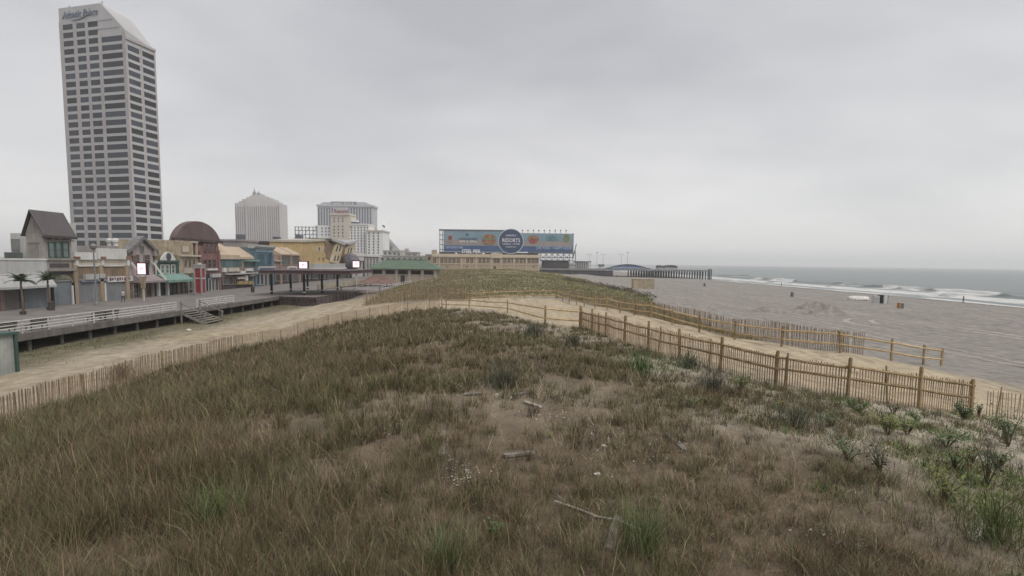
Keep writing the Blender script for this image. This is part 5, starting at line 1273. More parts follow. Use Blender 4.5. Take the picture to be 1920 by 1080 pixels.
mb = MB(); mb.beam((xa, YP + 3, za), (xb, YP + 3, zb), .4, .4); build(mb, 'boom', frame_m, cr); mb = MB(); mb.beam((xd, YP + 3, zd), (xc, YP + 3, zc), .4, .4); build(mb, 'mast', frame_m, cr)
# old groyne stumps in the surf
gr = thing('groyne', (150, 215, -.5), 'row of dark old timber stumps standing in the sea beyond the pier end', 'groyne')
for i in range(14):
    px = 1345 + i * 4.2; x, y = onz(px, 517, .1); mb = MB(); mb.tube([(x, y, -2), (x, y, .5 + .35 * random.random())], .3, 6); build(mb, 'stump', pd_, gr)
mk = thing('marker_sign', (*onz(1402, 517, .1), -.5), 'white and dark marker board standing in the sea at the groyne end', 'marker')
x, y = onz(1402, 517, .1); mb = MB(); mb.box(x - 1.0, x + 1.0, y, y + .2, .6, 2.4); build(mb, 'board', white, mk)
for dx in (-.8, .8): mb = MB(); mb.tube([(x + dx, y + .3, -2), (x + dx, y + .3, 2.2)], .12, 6); build(mb, 'pole', pd_, mk)

# ------------------------------------------------------------------ grass and plants
grass_mat = attr_mat('grass_blade', 'col', 0.7, 0.15, 0.0, var=0.12, vscale=0.5)
PAL = np.array([(0.118, 0.112, 0.055), (0.148, 0.114, 0.066), (0.160, 0.105, 0.070), (0.32, 0.26, 0.165), (0.080, 0.115, 0.036), (0.128, 0.132, 0.084)])
def blades(name, x, y, h, wd, col, bend=0.5, spread=1.0, label=None, seg=3, clump=None):
    n = len(x); z = land(x, y) - 0.02
    az = rng.uniform(0, 2 * math.pi, n); ln = np.abs(rng.normal(0.22, 0.2, n)) * spread + 0.05
    bd = ln + np.abs(rng.normal(bend, 0.35, n))
    dx, dy = np.cos(az), np.sin(az)
    fa = az + math.pi / 2 + rng.normal(0, 0.6, n); sx, sy = np.cos(fa) * wd / 2, np.sin(fa) * wd / 2
    L = [0.0, 0.4, 0.75, 1.0] if seg == 3 else [0.0, 0.55, 1.0]
    P = []; px_ = np.zeros(n); pz_ = np.zeros(n)
    ang = ln.copy(); last = 0.0
    rows = []
    for k, t in enumerate(L):
        if k:
            a_ = ln + (bd - ln) * (t + last) / 2 * 1.25
            a_ = np.minimum(a_, 2.1)
            px_ = px_ + np.sin(a_) * (t - last) * h; pz_ = pz_ + np.cos(a_) * (t - last) * h; last = t
        X = x + dx * px_; Y = y + dy * px_; Z = z + pz_
        if k < len(L) - 1:
            s = 1.0 if k == 0 else (0.85 if k == 1 else 0.6)
            rows.append(np.stack([X - sx * s, Y - sy * s, Z], 1)); rows.append(np.stack([X + sx * s, Y + sy * s, Z], 1))
        else: rows.append(np.stack([X, Y, Z], 1))
    k = len(rows); co = np.stack(rows, 1).reshape(-1, 3); base = np.arange(n)[:, None] * k
    qs = []
    for r in range((k - 1) // 2 - 1): qs.append(base + np.array([2 * r, 2 * r + 1, 2 * r + 3, 2 * r + 2]))
    tr = base + np.array([k - 3, k - 2, k - 1])
    c = np.repeat(np.concatenate([col, np.ones((n, 1))], 1), k, 0)
    c[k - 1::k, :3] = np.clip(c[k - 1::k, :3] * 1.25 + np.array([.055, .042, .022]), 0, .6)      # dry straw tips
    me = np_mesh(name, co, [np.concatenate(qs), tr], grass_mat, c, smooth=False)
    o = put(name, me)
    if clump is None: tag(o, label, 'grass', kind='stuff')
    else:
        o.parent = clump; o.location = -W[clump.name]; o['kind'] = 'stuff'
    return o
def pal_pick(wts):
    """wts: (n, k) weights over the palette -> colours with jitter"""
    w_ = np.cumsum(wts, 1); w_ /= w_[:, -1:]
    u_ = rng.random((len(wts), 1)); idx = (u_ > w_).sum(1)
    c = PAL[np.minimum(idx, len(PAL) - 1)] * np.exp(rng.normal(0, 0.28, (len(wts), 1)))
    return np.clip(c * (1 + rng.normal(0, 0.06, c.shape)), 0.004, 0.6)
def cover(n_cl, y0, y1, pw, half, poly, dens, kmin, kmax, rad):
    """clump centres with a density that thins with distance, then blades round each centre"""
    u_ = rng.random(n_cl * 6); a = 1 - pw
    Y = (y0 ** a + u_ * (y1 ** a - y0 ** a)) ** (1 / a)
    X = rng.uniform(-1, 1, len(Y)) * (half * Y + 4)
    ok = inpoly(X, Y, poly) & (rng.random(len(X)) < dens(X, Y))
    X = X[ok][:n_cl]; Y = Y[ok][:n_cl]
    k = rng.integers(kmin, kmax, len(X)); cid = np.repeat(np.arange(len(X)), k)
    r = np.abs(rng.normal(0, 1, len(cid))) * rad * np.repeat(0.7 + 0.012 * Y, k); t = rng.uniform(0, 2 * math.pi, len(cid))
    return X[cid] + r * np.cos(t), Y[cid] + r * np.sin(t), cid, X, Y
def near_dens(X, Y):
    b = fbm(X * 0.16 + 3, Y * 0.16, 21)
    left = sstep(1, -10, X + 0.10 * (Y - 16))
    d = 0.30 + 0.7 * left + 0.5 * (1 - sstep(0.40, 0.56, b)) * (1 - left)
    d = d * (1 - 0.80 * sstep(6, 15, X + 0.15 * (Y - 10)) * sstep(7, 13, Y))
    p = fbm(X * 0.6, Y * 0.6, 91)
    return np.clip(d * (0.22 + 1.15 * sstep(0.36, 0.6, p)), 0.02, 1)
gx_, gy_, cid, cX, cY = cover(20000, 4.2, 72, 0.75, 1.12, NEAR_DUNE, near_dens, 14, 30, 0.11)
n = len(gx_)
left = sstep(3, -10, gx_ + 0.1 * (gy_ - 20)); right = sstep(5, 14, gx_)
greenish = sstep(0.5, 0.7, fbm(gx_ * 0.25, gy_ * 0.25, 71)); red = sstep(0.46, 0.64, fbm(gx_ * 0.3 + 9, gy_ * 0.3, 73)) * (1 - left * 0.3)
wts = np.stack([0.75 + 0.2 * left, 0.9 + 0.6 * left, 0.28 + 1.1 * red + 0.35 * left, 0.22 + 0.12 * (1 - left), 0.22 + 1.6 * greenish * (0.4 + right), 0.4 + 1.0 * right], 1)
cj = 0.80 * np.exp(rng.normal(0, 0.30, len(cX)))[cid][:, None]
hh = (0.23 + 0.22 * left + 0.05 * (1 - right)) * np.exp(rng.normal(0, 0.28, n)) * (0.6 + 0.75 * rng.random(len(cX))[cid])
wd_ = np.maximum(0.0040, 0.00058 * gy_) * np.exp(rng.normal(0, 0.2, n))
blades('dune_grass', gx_, gy_, hh, wd_, np.clip(pal_pick(wts) * cj, 0, 0.6), 0.5, seg=2, label='olive and brown beach grass covering the near dune')
# matted dead stems and litter lying between the tufts
gx_, gy_, cid, cX, cY = cover(13000, 4.2, 45, 0.8, 1.12, NEAR_DUNE, lambda X, Y: 0.25 + 0.7 * sstep(0.35, 0.6, fbm(X * .5, Y * .5, 33)), 6, 12, 0.22)
n = len(gx_)
w2 = np.tile(np.array([[0.3, 0.8, 0.8, 1.0, 0.1, 0.3]]), (n, 1))
blades('dead_grass', gx_, gy_, 0.28 * np.exp(rng.normal(0, 0.35, n)), np.maximum(0.005, 0.0007 * gy_), pal_pick(w2), 0.7, 4.2, 'flattened dead brown stems matted over the near dune', seg=2)
# low green creeping growth on the sandy flank
gx_, gy_, cid, cX, cY = cover(2600, 6, 34, 0.6, 1.15, NEAR_DUNE, lambda X, Y: sstep(3, 8, X) * sstep(.50, .62, fbm(X * .45 + 4, Y * .45, 88)), 10, 26, 0.16)
n = len(gx_); gc = np.where(rng.random((n, 1)) < .6, np.array([[.10, .15, .05]]), np.array([[.17, .185, .06]])) * np.exp(rng.normal(0, .22, (n, 1)))
blades('creeping_plants', gx_, gy_, 0.16 * np.exp(rng.normal(0, 0.3, n)), np.full(n, .022), gc, 0.7, 2.6, 'low green creeping plants in patches on the sandy dune flank', seg=2)
# weeds along the foot of the boardwalk
n = 9000; wy = rng.uniform(24, 110, n); wx_ = -38.3 + np.abs(rng.normal(0, 2.2, n)); ok = rng.random(n) < sstep(.42, .6, fbm(wx_ * .35, wy * .16, 61)); wx_, wy = wx_[ok], wy[ok]; n = len(wx_)
blades('boardwalk_weeds', wx_, wy, 0.22 * np.exp(rng.normal(0, 0.3, n)), np.full(n, .03), pal_pick(np.tile(np.array([[1.0, .5, .2, .2, 1.0, .4]]), (n, 1))), 0.5, 1.5, 'low green weeds along the foot of the boardwalk', seg=2)
# far dune
def far_dens(X, Y):
    return np.clip(0.55 + 0.9 * (fbm(X * 0.12, Y * 0.12, 55) - 0.35) + 0.25 * sstep(5, -15, X), 0.1, 1) * (1 - 0.75 * sstep(92, 82, Y) * sstep(-7, 0, X) * (1 - sstep(7, 10, X)))
gx_, gy_, cid, cX, cY = cover(15000, 38, 244, 0.45, 0.42, FAR_DUNE, far_dens, 6, 11, 0.3)
n = len(gx_); l2 = sstep(4, -18, gx_ + 0.02 * (gy_ - 100))
wts = np.stack([1.0 + 0 * l2, 0.5 + 0.9 * l2, 0.2 + 0.2 * l2, 0.35 + 0 * l2, 1.0 * (1 - l2), 1.2 + 0 * l2], 1)
blades('far_dune_grass', gx_, gy_, 0.42 * np.exp(rng.normal(0, 0.25, n)), 0.010 + 0.00045 * gy_, pal_pick(wts) * 1.25, 0.4, label='grey green grass covering the far dune', seg=2)

# ------------------------------------------------------------------ things standing on the boardwalk
kx, ky = onz(376, 553, BWZ)
k = thing('advert_pillar', (kx, ky, BWZ), 'tall red advertising pillar with grey cap and white script mark on the boardwalk', 'pillar')
zt_ = ony(376, 493, ky)[1]; h_ = zt_ - BWZ; wd = .62
grey_k = mat('pillar_grey', (.33, .31, .30), .7, .15, 1.)
mb = MB(); mb.box(kx - wd, kx + wd, ky - wd, ky + wd, BWZ, BWZ + .35); build(mb, 'base', grey_k, k)
mb = MB(); mb.box(kx - wd * .86, kx + wd * .86, ky - wd * .86, ky + wd * .86, BWZ + .35, zt_ - .9); pnl = build(mb, 'panel', redm, k)
for sx in (-1, 1):
    for sy in (-1, 1):
        mb = MB(); mb.box(kx + sx * wd * .88 - .1, kx + sx * wd * .88 + .1, ky + sy * wd * .88 - .1, ky + sy * wd * .88 + .1, BWZ + .35, zt_ - .9); build(mb, 'corner_post', grey_k, k)
mb = MB(); mb.box(kx - wd * 1.05, kx + wd * 1.05, ky - wd * 1.05, ky + wd * 1.05, zt_ - .9, zt_ - .45); mb.box(kx - wd * 1.15, kx + wd * 1.15, ky - wd * 1.15, ky + wd * 1.15, zt_ - .45, zt_ - .25); build(mb, 'cap', grey_k, k)
mb = MB(); mb.lathe((kx, ky, zt_ - .25), [(wd * .8, 0), (wd * .5, .2), (.2, .3)], 10); build(mb, 'dome', grey_k, k)
mb = MB(); mb.tube([(kx - .42 + .07 * i, ky - wd * .86 - .02, BWZ + h_ * .52 + .13 * math.sin(i * 1.4)) for i in range(13)], .045, 5); build(mb, 'script_mark', white, pnl)
mb = MB(); mb.tube([(kx + wd * .86 + .02, ky - .42 + .07 * i, BWZ + h_ * .52 + .13 * math.sin(i * 1.4)) for i in range(13)], .045, 5); build(mb, 'script_mark', white, pnl)
# lit screens
scr = mat('lit_screen', (.8, .62, .66), .4, .02, 1., emit=(1.0, .66, .74, .62)); casing = mat('screen_casing', (.02, .018, .02), .4, .1, 1.)
def screen(px, pbase, pt, pb, pw, label, Y=None, zbase=BWZ):
    x, y = onz(px, pbase, zbase) if Y is None else (ony(px, pt, Y)[0], Y)
    z1 = ony(px, pt, y)[1]; z0 = ony(px, pb, y)[1]; wd = pw * y / 1000.
    r = thing('lit_screen_sign', (x, y, zbase), label, 'screen', 'lit advertising screens on the boardwalk')
    mb = MB(); mb.tube([(x, y, zbase), (x, y, z0 - .6)], .14, 8); build(mb, 'pole', cream, r)
    mb = MB(); mb.add([(x - .18, y - .18, z0 - 2.0), (x + .18, y - .18, z0 - 2.0), (x + .18, y + .18, z0 - 2.0), (x - .18, y + .18, z0 - 2.0), (x - .34, y - .25, z0 - .35), (x + .34, y - .25, z0 - .35), (x + .34, y + .25, z0 - .35), (x - .34, y + .25, z0 - .35)], [(3, 2, 1, 0), (4, 5, 6, 7), (0, 1, 5, 4), (1, 2, 6, 5), (2, 3, 7, 6), (3, 0, 4, 7)]); build(mb, 'bracket', tan, r)
    e = wd * .12
    mb = MB(); mb.box(x - wd / 2 - e, x + wd / 2 + e, y - .18, y + .3, z0 - e, z1 + e); build(mb, 'casing', casing, r)
    mb = MB(); mb.box(x - wd / 2, x + wd / 2, y - .21, y - .19, z0, z1); sc2 = build(mb, 'display', scr, r)
    xc, zc, u = x, (z0 + z1) / 2, wd * .12; mb = MB()
    for t0 in range(5):
        a = t0 * .9; mb.box(xc + u * math.cos(a) - u * .3, xc + u * math.cos(a) + u * .3, y - .23, y - .215, zc + u * math.sin(a) - u * .3, zc + u * math.sin(a) + u * .3)
    build(mb, 'logo', mat('screen_logo', (.5, .06, .1), .5, .1, 1., emit=(.55, .1, .15, .3)), sc2)
    return r
screen(270, 564, 494, 514, 15, 'lit pink screen on a pole in front of the mauve gabled shop')
screen(569, 0, 491, 503, 15, 'lit pink screen above the open stage roof, before the ochre building', Y=112)
screen(668, 0, 490, 501, 12, 'lit pink screen beside the white scalloped sign board', Y=128)
# street lamp
lx, ly = onz(181, 573, BWZ); zl = ony(178, 461, ly)[1]
l = thing('street_lamp', (lx, ly, BWZ), 'tall thin grey street lamp before the brown shuttered shops', 'street lamp')
mb = MB(); mb.tube([(lx, ly, BWZ), (lx, ly, BWZ + .8), (lx, ly, zl - .5)], [.16, .11, .075], 8); build(mb, 'pole', mat('lamp_grey', (.2, .2, .2), .6, .1, 1.), l)
mb = MB(); mb.lathe((lx, ly, zl - .5), [(.12, 0), (.34, .25), (.42, .5), (.3, .62), (.08, .8)], 12); build(mb, 'lantern', MATS['lamp_grey'], l)
mb = MB(); mb.lathe((lx, ly, BWZ), [(.28, 0), (.26, .3), (.16, .5)], 10); build(mb, 'base', MATS['lamp_grey'], l)
# palms
trunk_m = mat('palm_trunk', (.14, .11, .085), .95, .25, 6., bump=.5, bscale=14); frond_m = mat('palm_frond', (.05, .085, .035), .7, .3, 2., rnd=.25)
def frond_mesh():
    b = MB(); L = 1.55; pr = [(L * t * (1 - .1 * t), L * (.42 * t - .78 * t * t)) for t in [i / 8 for i in range(9)]]
    b.tube([(p[0], 0, p[1]) for p in pr], [.025 - .0024 * i for i in range(9)], 4)
    for i in range(1, 9):
        for j in (0, .5):
            t = min(8, i + j); i0 = int(t); f_ = t - i0; i1 = min(8, i0 + 1); x = pr[i0][0] + (pr[i1][0] - pr[i0][0]) * f_; z = pr[i0][1] + (pr[i1][1] - pr[i0][1]) * f_
            ll = .52 * math.sin(math.pi * min(.97, .18 + t / 10.5))
            for s_ in (-1, 1): b.add([(x - .03, 0, z), (x + .04, 0, z), (x + .22, s_ * ll, z - .16 - .1 * ll)], [(0, 1, 2)])
    return b.mesh('frond', frond_m)
fme = frond_mesh()
def palm(px, pb, pt, label, sd_):
    x, y = onz(px, pb, BWZ); zc = ony(px, pt + 6, y)[1]; r_ = random.Random(sd_)
    p = thing('palm_tree', (x, y, BWZ), label, 'palm tree', 'potted palms on the boardwalk')
    mb = MB(); n_ = 9; mb.tube([(x + .06 * math.sin(i * .6), y + .04 * i / n_, BWZ + (zc - BWZ) * i / n_) for i in range(n_ + 1)], [.10 - .02 * i / n_ + (.02 if i % 2 else 0) for i in range(n_ + 1)], 8); build(mb, 'trunk', trunk_m, p)
    mb = MB(); mb.lathe((x, y, BWZ + .01), [(.24, 0), (.3, .3), (.31, .34), (.22, .34)], 12); build(mb, 'pot', dark_wood, p)
    for i in range(26):
        el = r_.uniform(.05, 1.4); put('frond', fme, p, (x, y, zc), rot=(0, -el, i * 2.4 + r_.uniform(-.3, .3)), sc=r_.uniform(.62, .9))
palm(43.5, 590, 522, 'palm tree in a pot between the two roller shutters of the low white shop', 1)
palm(93, 581, 520, 'palm tree in a pot beside the arched sign of the Victorian house', 2)
# bins and benches along the railing
bench_m = mat('bench_slat', (.05, .045, .042), .7, .2, 1., rnd=.15)
def bench(y, label):
    x = RX - .95; b = thing('bench', (x, y, BWZ), label, 'bench', 'dark benches along the boardwalk railing')
    for i in range(4): mb = MB(); mb.box(x - .25 + i * .14, x - .14 + i * .14, y - .9, y + .9, BWZ + .42, BWZ + .46); build(mb, 'seat_slat', bench_m, b)
    for i in range(3): mb = MB(); mb.box(x + .30 + i * .03, x + .335 + i * .03, y - .9, y + .9, BWZ + .52 + i * .15, BWZ + .64 + i * .15); build(mb, 'back_slat', bench_m, b)
    for s_ in (-.75, .75):
        for dx in (-.2, .25): mb = MB(); mb.box(x + dx - .03, x + dx + .03, y + s_ - .03, y + s_ + .03, BWZ, BWZ + (.42 if dx < 0 else .95)); build(mb, 'leg', casing, b)
for px, lab in ((25, 'dark slatted bench at the railing beside the green trimmed booth'), (88, 'dark slatted bench at the railing opposite the arched sign'), (198, 'dark slatted bench at the railing opposite the brown shuttered shops'), (222, 'dark slatted bench at the railing near the walking person')):
    bench(onx(px, 585, RX)[0], lab)
mbn = MB(); mbn.lathe((0, 0, 0), [(.26, 0), (.3, .1), (.32, .85), (.35, .9), (.33, .98), (.12, 1.05)], 12)
for px, pb, lab in ((97, 582, 'dark litter bin next to the palm by the arched sign'), (474, 548, 'dark litter bin where the boardwalk meets the stage platform')):
    x, y = onz(px, pb, BWZ); o = put('litter_bin', mbn.mesh('litter_bin', dark_wood), None, (x, y, BWZ)); tag(o, lab, 'bin')
# green trimmed booth at the edge of the view
gx_, gy_ = onz(-12, 702, 1.2); gz = land1(gx_, gy_)
gb_ = thing('beach_booth', (gx_, gy_, gz), 'pale booth with dark green corner trim standing on the sand below the boardwalk', 'booth')
x1 = onz(12, 700, 1.2)[0]; zt_ = ony(5, 627, gy_)[1]
mb = MB(); mb.box(x1 - 3.2, x1 - .12, gy_ - 1.2, gy_ + 1.2, gz - .1, zt_ - .15); build(mb, 'wall', mat('pale_booth', (.36, .38, .36), .8, .15, .8, streak=.2), gb_)
for yy in (gy_ - 1.28, gy_ + 1.08): mb = MB(); mb.box(x1 - .2, x1, yy, yy + .2, gz - .1, zt_ - .1); build(mb, 'corner_trim', dkgreen, gb_)
mb = MB(); mb.box(x1 - 3.3, x1 + .06, gy_ - 1.35, gy_ + 1.35, zt_ - .148, zt_ + .02); build(mb, 'roof', dkgreen, gb_)

# ------------------------------------------------------------------ people
skin_m = mat('skin', (.42, .28, .21), .6, .05, 3.)
def person(x, y, z, label, shirt, trousers, stride=.25, rz=0.0, h=1.72):
    k = h / 1.75
    V = [(0,0,.95),(0,0,1.12),(0,0,1.32),(0,0,1.46),(0,.01,1.55),(0,.03,1.66),(0,.02,1.73),
         (.10,0,.90),(.11,stride,.50),(.11,stride*.8,.10),(.11,stride*.8+.14,.04),(-.10,0,.90),(-.11,-stride*.4,.48),(-.11,-stride*1.3,.12),(-.11,-stride*1.3+.14,.05),
         (.19,0,1.42),(.25,-.08,1.16),(.25,.04,.94),(.25,.08,.84),(-.19,0,1.42),(-.25,.08,1.16),(-.25,.18,.95),(-.25,.22,.86)]
    E = [(0,1),(1,2),(2,3),(3,4),(4,5),(5,6),(0,7),(7,8),(8,9),(9,10),(0,11),(11,12),(12,13),(13,14),(3,15),(15,16),(16,17),(17,18),(3,19),(19,20),(20,21),(21,22)]
    Rr = [.14,.13,.15,.12,.06,.10,.075,.095,.065,.045,.035,.095,.065,.045,.035,.06,.045,.035,.03,.06,.045,.035,.03]
    me = bpy.data.meshes.new('body'); me.from_pydata([(a * k, b * k, c * k) for a, b, c in V], E, [])
    ob = bpy.data.objects.new('body', me); COL.objects.link(ob)
    ob.modifiers.new('skin', 'SKIN'); me.skin_vertices[0].data[0].use_root = True
    for i, r_ in enumerate(Rr): me.skin_vertices[0].data[i].radius = (r_ * k, r_ * k * .85)
    ob.modifiers.new('sub', 'SUBSURF').levels = 1
    dg = bpy.context.evaluated_depsgraph_get(); m2 = bpy.data.meshes.new_from_object(ob.evaluated_get(dg))
    bpy.data.objects.remove(ob)
    m2.materials.clear()
    for m_ in (trousers, shirt, skin_m, mat('hair', (.05, .035, .03), .8, .1, 5.)): m2.materials.append(m_)
    for p in m2.polygons:
        c = p.center / k; p.use_smooth = True
        p.material_index = 0 if c.z < .93 and abs(c.x) < .2 else (3 if c.z > 1.69 or (c.z > 1.58 and c.y < -.02) else (2 if c.z > 1.5 or (abs(c.x) > .2 and c.z < 1.1) else 1))
    m2.name = 'person'
    o = put('person', m2, None, (x, y, z), rz); return tag(o, label, 'person')
px_, py_ = onz(231, 567, BWZ)
person(px_, py_, BWZ, 'person in pale shirt and dark trousers walking on the boardwalk', mat('pale_shirt', (.4, .42, .44), .9, .1, 4.), mat('dark_trousers', (.035, .037, .045), .9, .1, 4.), rz=.4)
for px, py, lab, sh in ((1806, 568.5, 'person in dark clothes standing at the water edge beyond the lifeguard boat', (.035, .035, .04)), (1465, 534.5, 'small dark person by the foam near the litter bin', (.05, .05, .06))):
    x, y = onz(px, py, .75); z = land1(x, y); x, y = onz(px, py, z); z = land1(x, y)
    person(x, y, z, lab, mat('shirt%d' % px, sh, .9, .1, 4.), MATS['dark_trousers'], .08, 1.2)

# ------------------------------------------------------------------ things on the beach
def onland(px, py):
    z = 1.5
    for _ in range(12): x, y = onz(px, py, z); z = land1(x, y)
    return x, y, z
# tan shed
x, y, z = onland(1187, 541); x2, y2, z2 = onland(1221, 541); hz_ = ony(1200, 523.5, y)[1] - z
shd = thing('beach_shed', ((x + x2) / 2, y, z), 'tan plank storage box on the open beach near the dune edge', 'shed')
wx = x2 - x; shm = mat('tan_plank', (.46, .39, .27), .85, .12, 1., rnd=.1, streak=.15)
mb = MB(); mb.box(x + .05, x2 - .05, y + .05, y + 2.4, z - .2, z + hz_ - .05); build(mb, 'core', shm, shd)
for i in range(14):
    a = x + wx * i / 14; mb = MB(); mb.box(a + .015, a + wx / 14 - .015, y - .02, y + .04, z - .1, z + hz_ - .06); build(mb, 'plank', shm, shd)
mb = MB(); mb.box(x - .06, x2 + .06, y - .1, y + 2.5, z + hz_ - .045, z + hz_ + .06); build(mb, 'lid', shm, shd)
for a in (x - .03, (x + x2) / 2 - .06, x2 - .09): mb = MB(); mb.box(a, a + .12, y - .07, y - .022, z - .1, z + hz_ - .06); build(mb, 'batten', tan, shd)
# bins
def drum(px, py, label, body, band):
    x, y, z = onland(px, py); d = thing('beach_bin', (x, y, z), label, 'bin')
    mb = MB(); mb.lathe((x, y, z - .03), [(.30, 0), (.33, .05), (.33, .32), (.345, .34), (.33, .36), (.33, .66), (.345, .68), (.33, .7), (.33, .98)], 14); build(mb, 'drum', body, d, smooth=False)
    mb = MB(); mb.lathe((x, y, z + .95), [(.35, 0), (.36, .04), (.30, .05), (.28, -.06)], 14); build(mb, 'rim', band, d)
grey_b = mat('bin_grey', (.16, .17, .18), .6, .2, 2.); org = mat('bin_orange', (.42, .2, .07), .6, .2, 2.); tl = mat('bin_teal', (.10, .19, .23), .6, .2, 2.)
drum(1485, 556, 'grey drum bin between the sand heap and the surf', grey_b, org); drum(1321, 537, 'lone dark drum bin on the flat beach between shed and surf', grey_b, grey_b); drum(1157, 519.5, 'tiny dark drum bin near the pier wall', grey_b, grey_b)
drum(1685.5, 578.5, 'orange drum bin beside a teal one on the beach', org, org); drum(1690.5, 578.5, 'teal drum bin beside an orange one on the beach', tl, white)
# overturned boat
x, y, z = onland(1609, 562.5)
bt = thing('lifeguard_boat', (x, y, z), 'white lifeguard boat lying upside down on the beach', 'boat')
L = 42 * y / 1000.; ns = 13; nr = 9; vs = []; fs = []
for i in range(ns):
    t = -1 + 2 * i / (ns - 1); wd = .95 * (1 - abs(t) ** 2.6) ** .6 + .03; hh_ = .72 * (1 - .25 * abs(t) ** 3) ; sheer = .16 * t * t
    for j in range(nr):
        a = math.pi * j / (nr - 1); vs.append((x + t * L / 2 * (.94 if j in (0, nr - 1) else 1 - .04 * math.sin(a)), y - math.cos(a) * wd, z + .16 - sheer * .4 + hh_ * math.sin(a) ** .75))
for i in range(ns - 1):
    for j in range(nr - 1): fs.append((i * nr + j, i * nr + j + 1, (i + 1) * nr + j + 1, (i + 1) * nr + j))
fs += [tuple(range(nr))[::-1], tuple((ns - 1) * nr + j for j in range(nr))]
mb = MB(); mb.add(vs, fs); build(mb, 'hull', mat('boat_white', (.66, .65, .60), .45, .1, .8, streak=.15), bt, smooth=True)
mb = MB(); mb.tube([vs[i * nr] for i in range(ns)], .05, 6); build(mb, 'gunwale', MATS['boat_white'], bt); mb = MB(); mb.tube([(v[0], v[1], v[2] + .02) for v in [vs[i * nr + nr // 2] for i in range(ns)]], .045, 6); build(mb, 'keel', MATS['boat_white'], bt)
for dx in (-1.2, 1.2): mb = MB(); mb.box(x + dx - .1, x + dx + .1, y - .95, y + .95, z - .1, z + .2); build(mb, 'block', dark_wood, bt)
# lifeguard boxes
x, y, z = onland(1640, 568.5); u = y / 1000.
lg = thing('lifeguard_box', (x + 4 * u, y, z), 'white louvred lifeguard box on the beach beside the upturned boat', 'box')
mb = MB(); mb.box(x, x + 9 * u, y, y + 1.0, z - .05, z + 14 * u); build(mb, 'body', white, lg)
for i in range(5): mb = MB(); mb.box(x + .1, x + 9 * u - .1, y - .06, y - .005, z + .15 + i * 14 * u / 5.6, z + .15 + i * 14 * u / 5.6 + .12); build(mb, 'louvre', greyw, lg)
x3 = x + 11 * u
lg2 = thing('lifeguard_cabinet', (x3 + 6 * u, y, z), 'tall white lifeguard cabinet with open dark door on the beach', 'cabinet')
mb = MB(); mb.box(x3, x3 + 4.5 * u, y, y + 1.1, z - .05, z + 15 * u); build(mb, 'side', dark, lg2); mb = MB(); mb.box(x3 + 4.6 * u, x3 + 11 * u, y - .3, y + 1.1, z - .05, z + 15.5 * u); build(mb, 'door', white, lg2); mb = MB(); mb.box(x3 + 11.1 * u, x3 + 14 * u, y, y + 1.0, z - .05, z + 14.5 * u); build(mb, 'back_panel', dark, lg2)
mb = MB(); mb.box(x3 - .1, x3 + 14.2 * u, y - .15, y + 1.2, z + 15.55 * u, z + 15.55 * u + .12); build(mb, 'top', greyw, lg2)
# bulldozed sand heap
mx, my, mz = onland(1512, 589)
ax = np.linspace(-9.5, 6.5, 70); ay = np.linspace(-3.6, 5, 46); MX, MY = np.meshgrid(ax, ay)
rr = lambda cx, cy, sx, sy: np.exp(-(((MX - cx) / sx) ** 2 + ((MY - cy) / sy) ** 2))
MH = 1.35 * rr(2.6, 1.0, 2.0, 1.4) + 1.0 * rr(.4, .6, 2.0, 1.3) + .75 * rr(-4.6, .9, 2.8, 1.2) + .45 * rr(4.6, .4, 1.4, 1.2)
rough_ = fbm(MX * 1.1, MY * 1.3, 12) - .5
MH = MH * (1 + 1.3 * rough_) + .25 * (fbm(MX * 2.6, MY * 2.6, 14) - .5) * sstep(.1, .5, MH) - .06
gl_ = land(MX + mx, MY + my)
mq = []; nm_ = len(ax)
for j in range(len(ay) - 1):
    for i in range(nm_ - 1): mq.append((j * nm_ + i, j * nm_ + i + 1, (j + 1) * nm_ + i + 1, (j + 1) * nm_ + i))
hc = np.tile(np.array([[.24, .222, .2, 1.0]]), (MX.size, 1))
heap = put('sand_heap', np_mesh('sand_heap', np.stack([MX, MY, MH + gl_ - mz], -1).reshape(-1, 3), [np.array(mq)], sand_mat, hc, smooth=False), None, (mx, my, mz)); tag(heap, kind='structure')
# curved tyre tracks pressed into the beach
for k_, (r_, px, py) in enumerate(((7.5, 1742, 610), (5.2, 1742, 608))):
    cx_, cy_, cz_ = onland(px, py); mb = MB(); pts = []
    for i in range(30):
        a = 1.7 + 2.3 * i / 29; xx = cx_ + r_ * math.cos(a) * (1.0 + .35 * (i / 29)); yy = cy_ + r_ * 1.15 * math.sin(a); pts.append((xx, yy, land1(xx, yy) + .015))
    ww = [.05 + .28 * math.sin(math.pi * i / 29) for i in range(30)]; mb.add([(p[0] + s_ * ww[i] * math.cos(1.7 + 2.3 * i / 29), p[1] + s_ * ww[i] * math.sin(1.7 + 2.3 * i / 29), p[2] + (.0 if s_ else .02)) for i, p in enumerate(pts) for s_ in (-1, 0, 1)], [(i * 3 + j, i * 3 + j + 1, i * 3 + j + 4, i * 3 + j + 3) for i in range(29) for j in (0, 1)]); o = build(mb, 'tyre_track', mat('track_sand', (.40, .365, .33), .95, .2, 2., bump=.5, bscale=6), kind='structure')

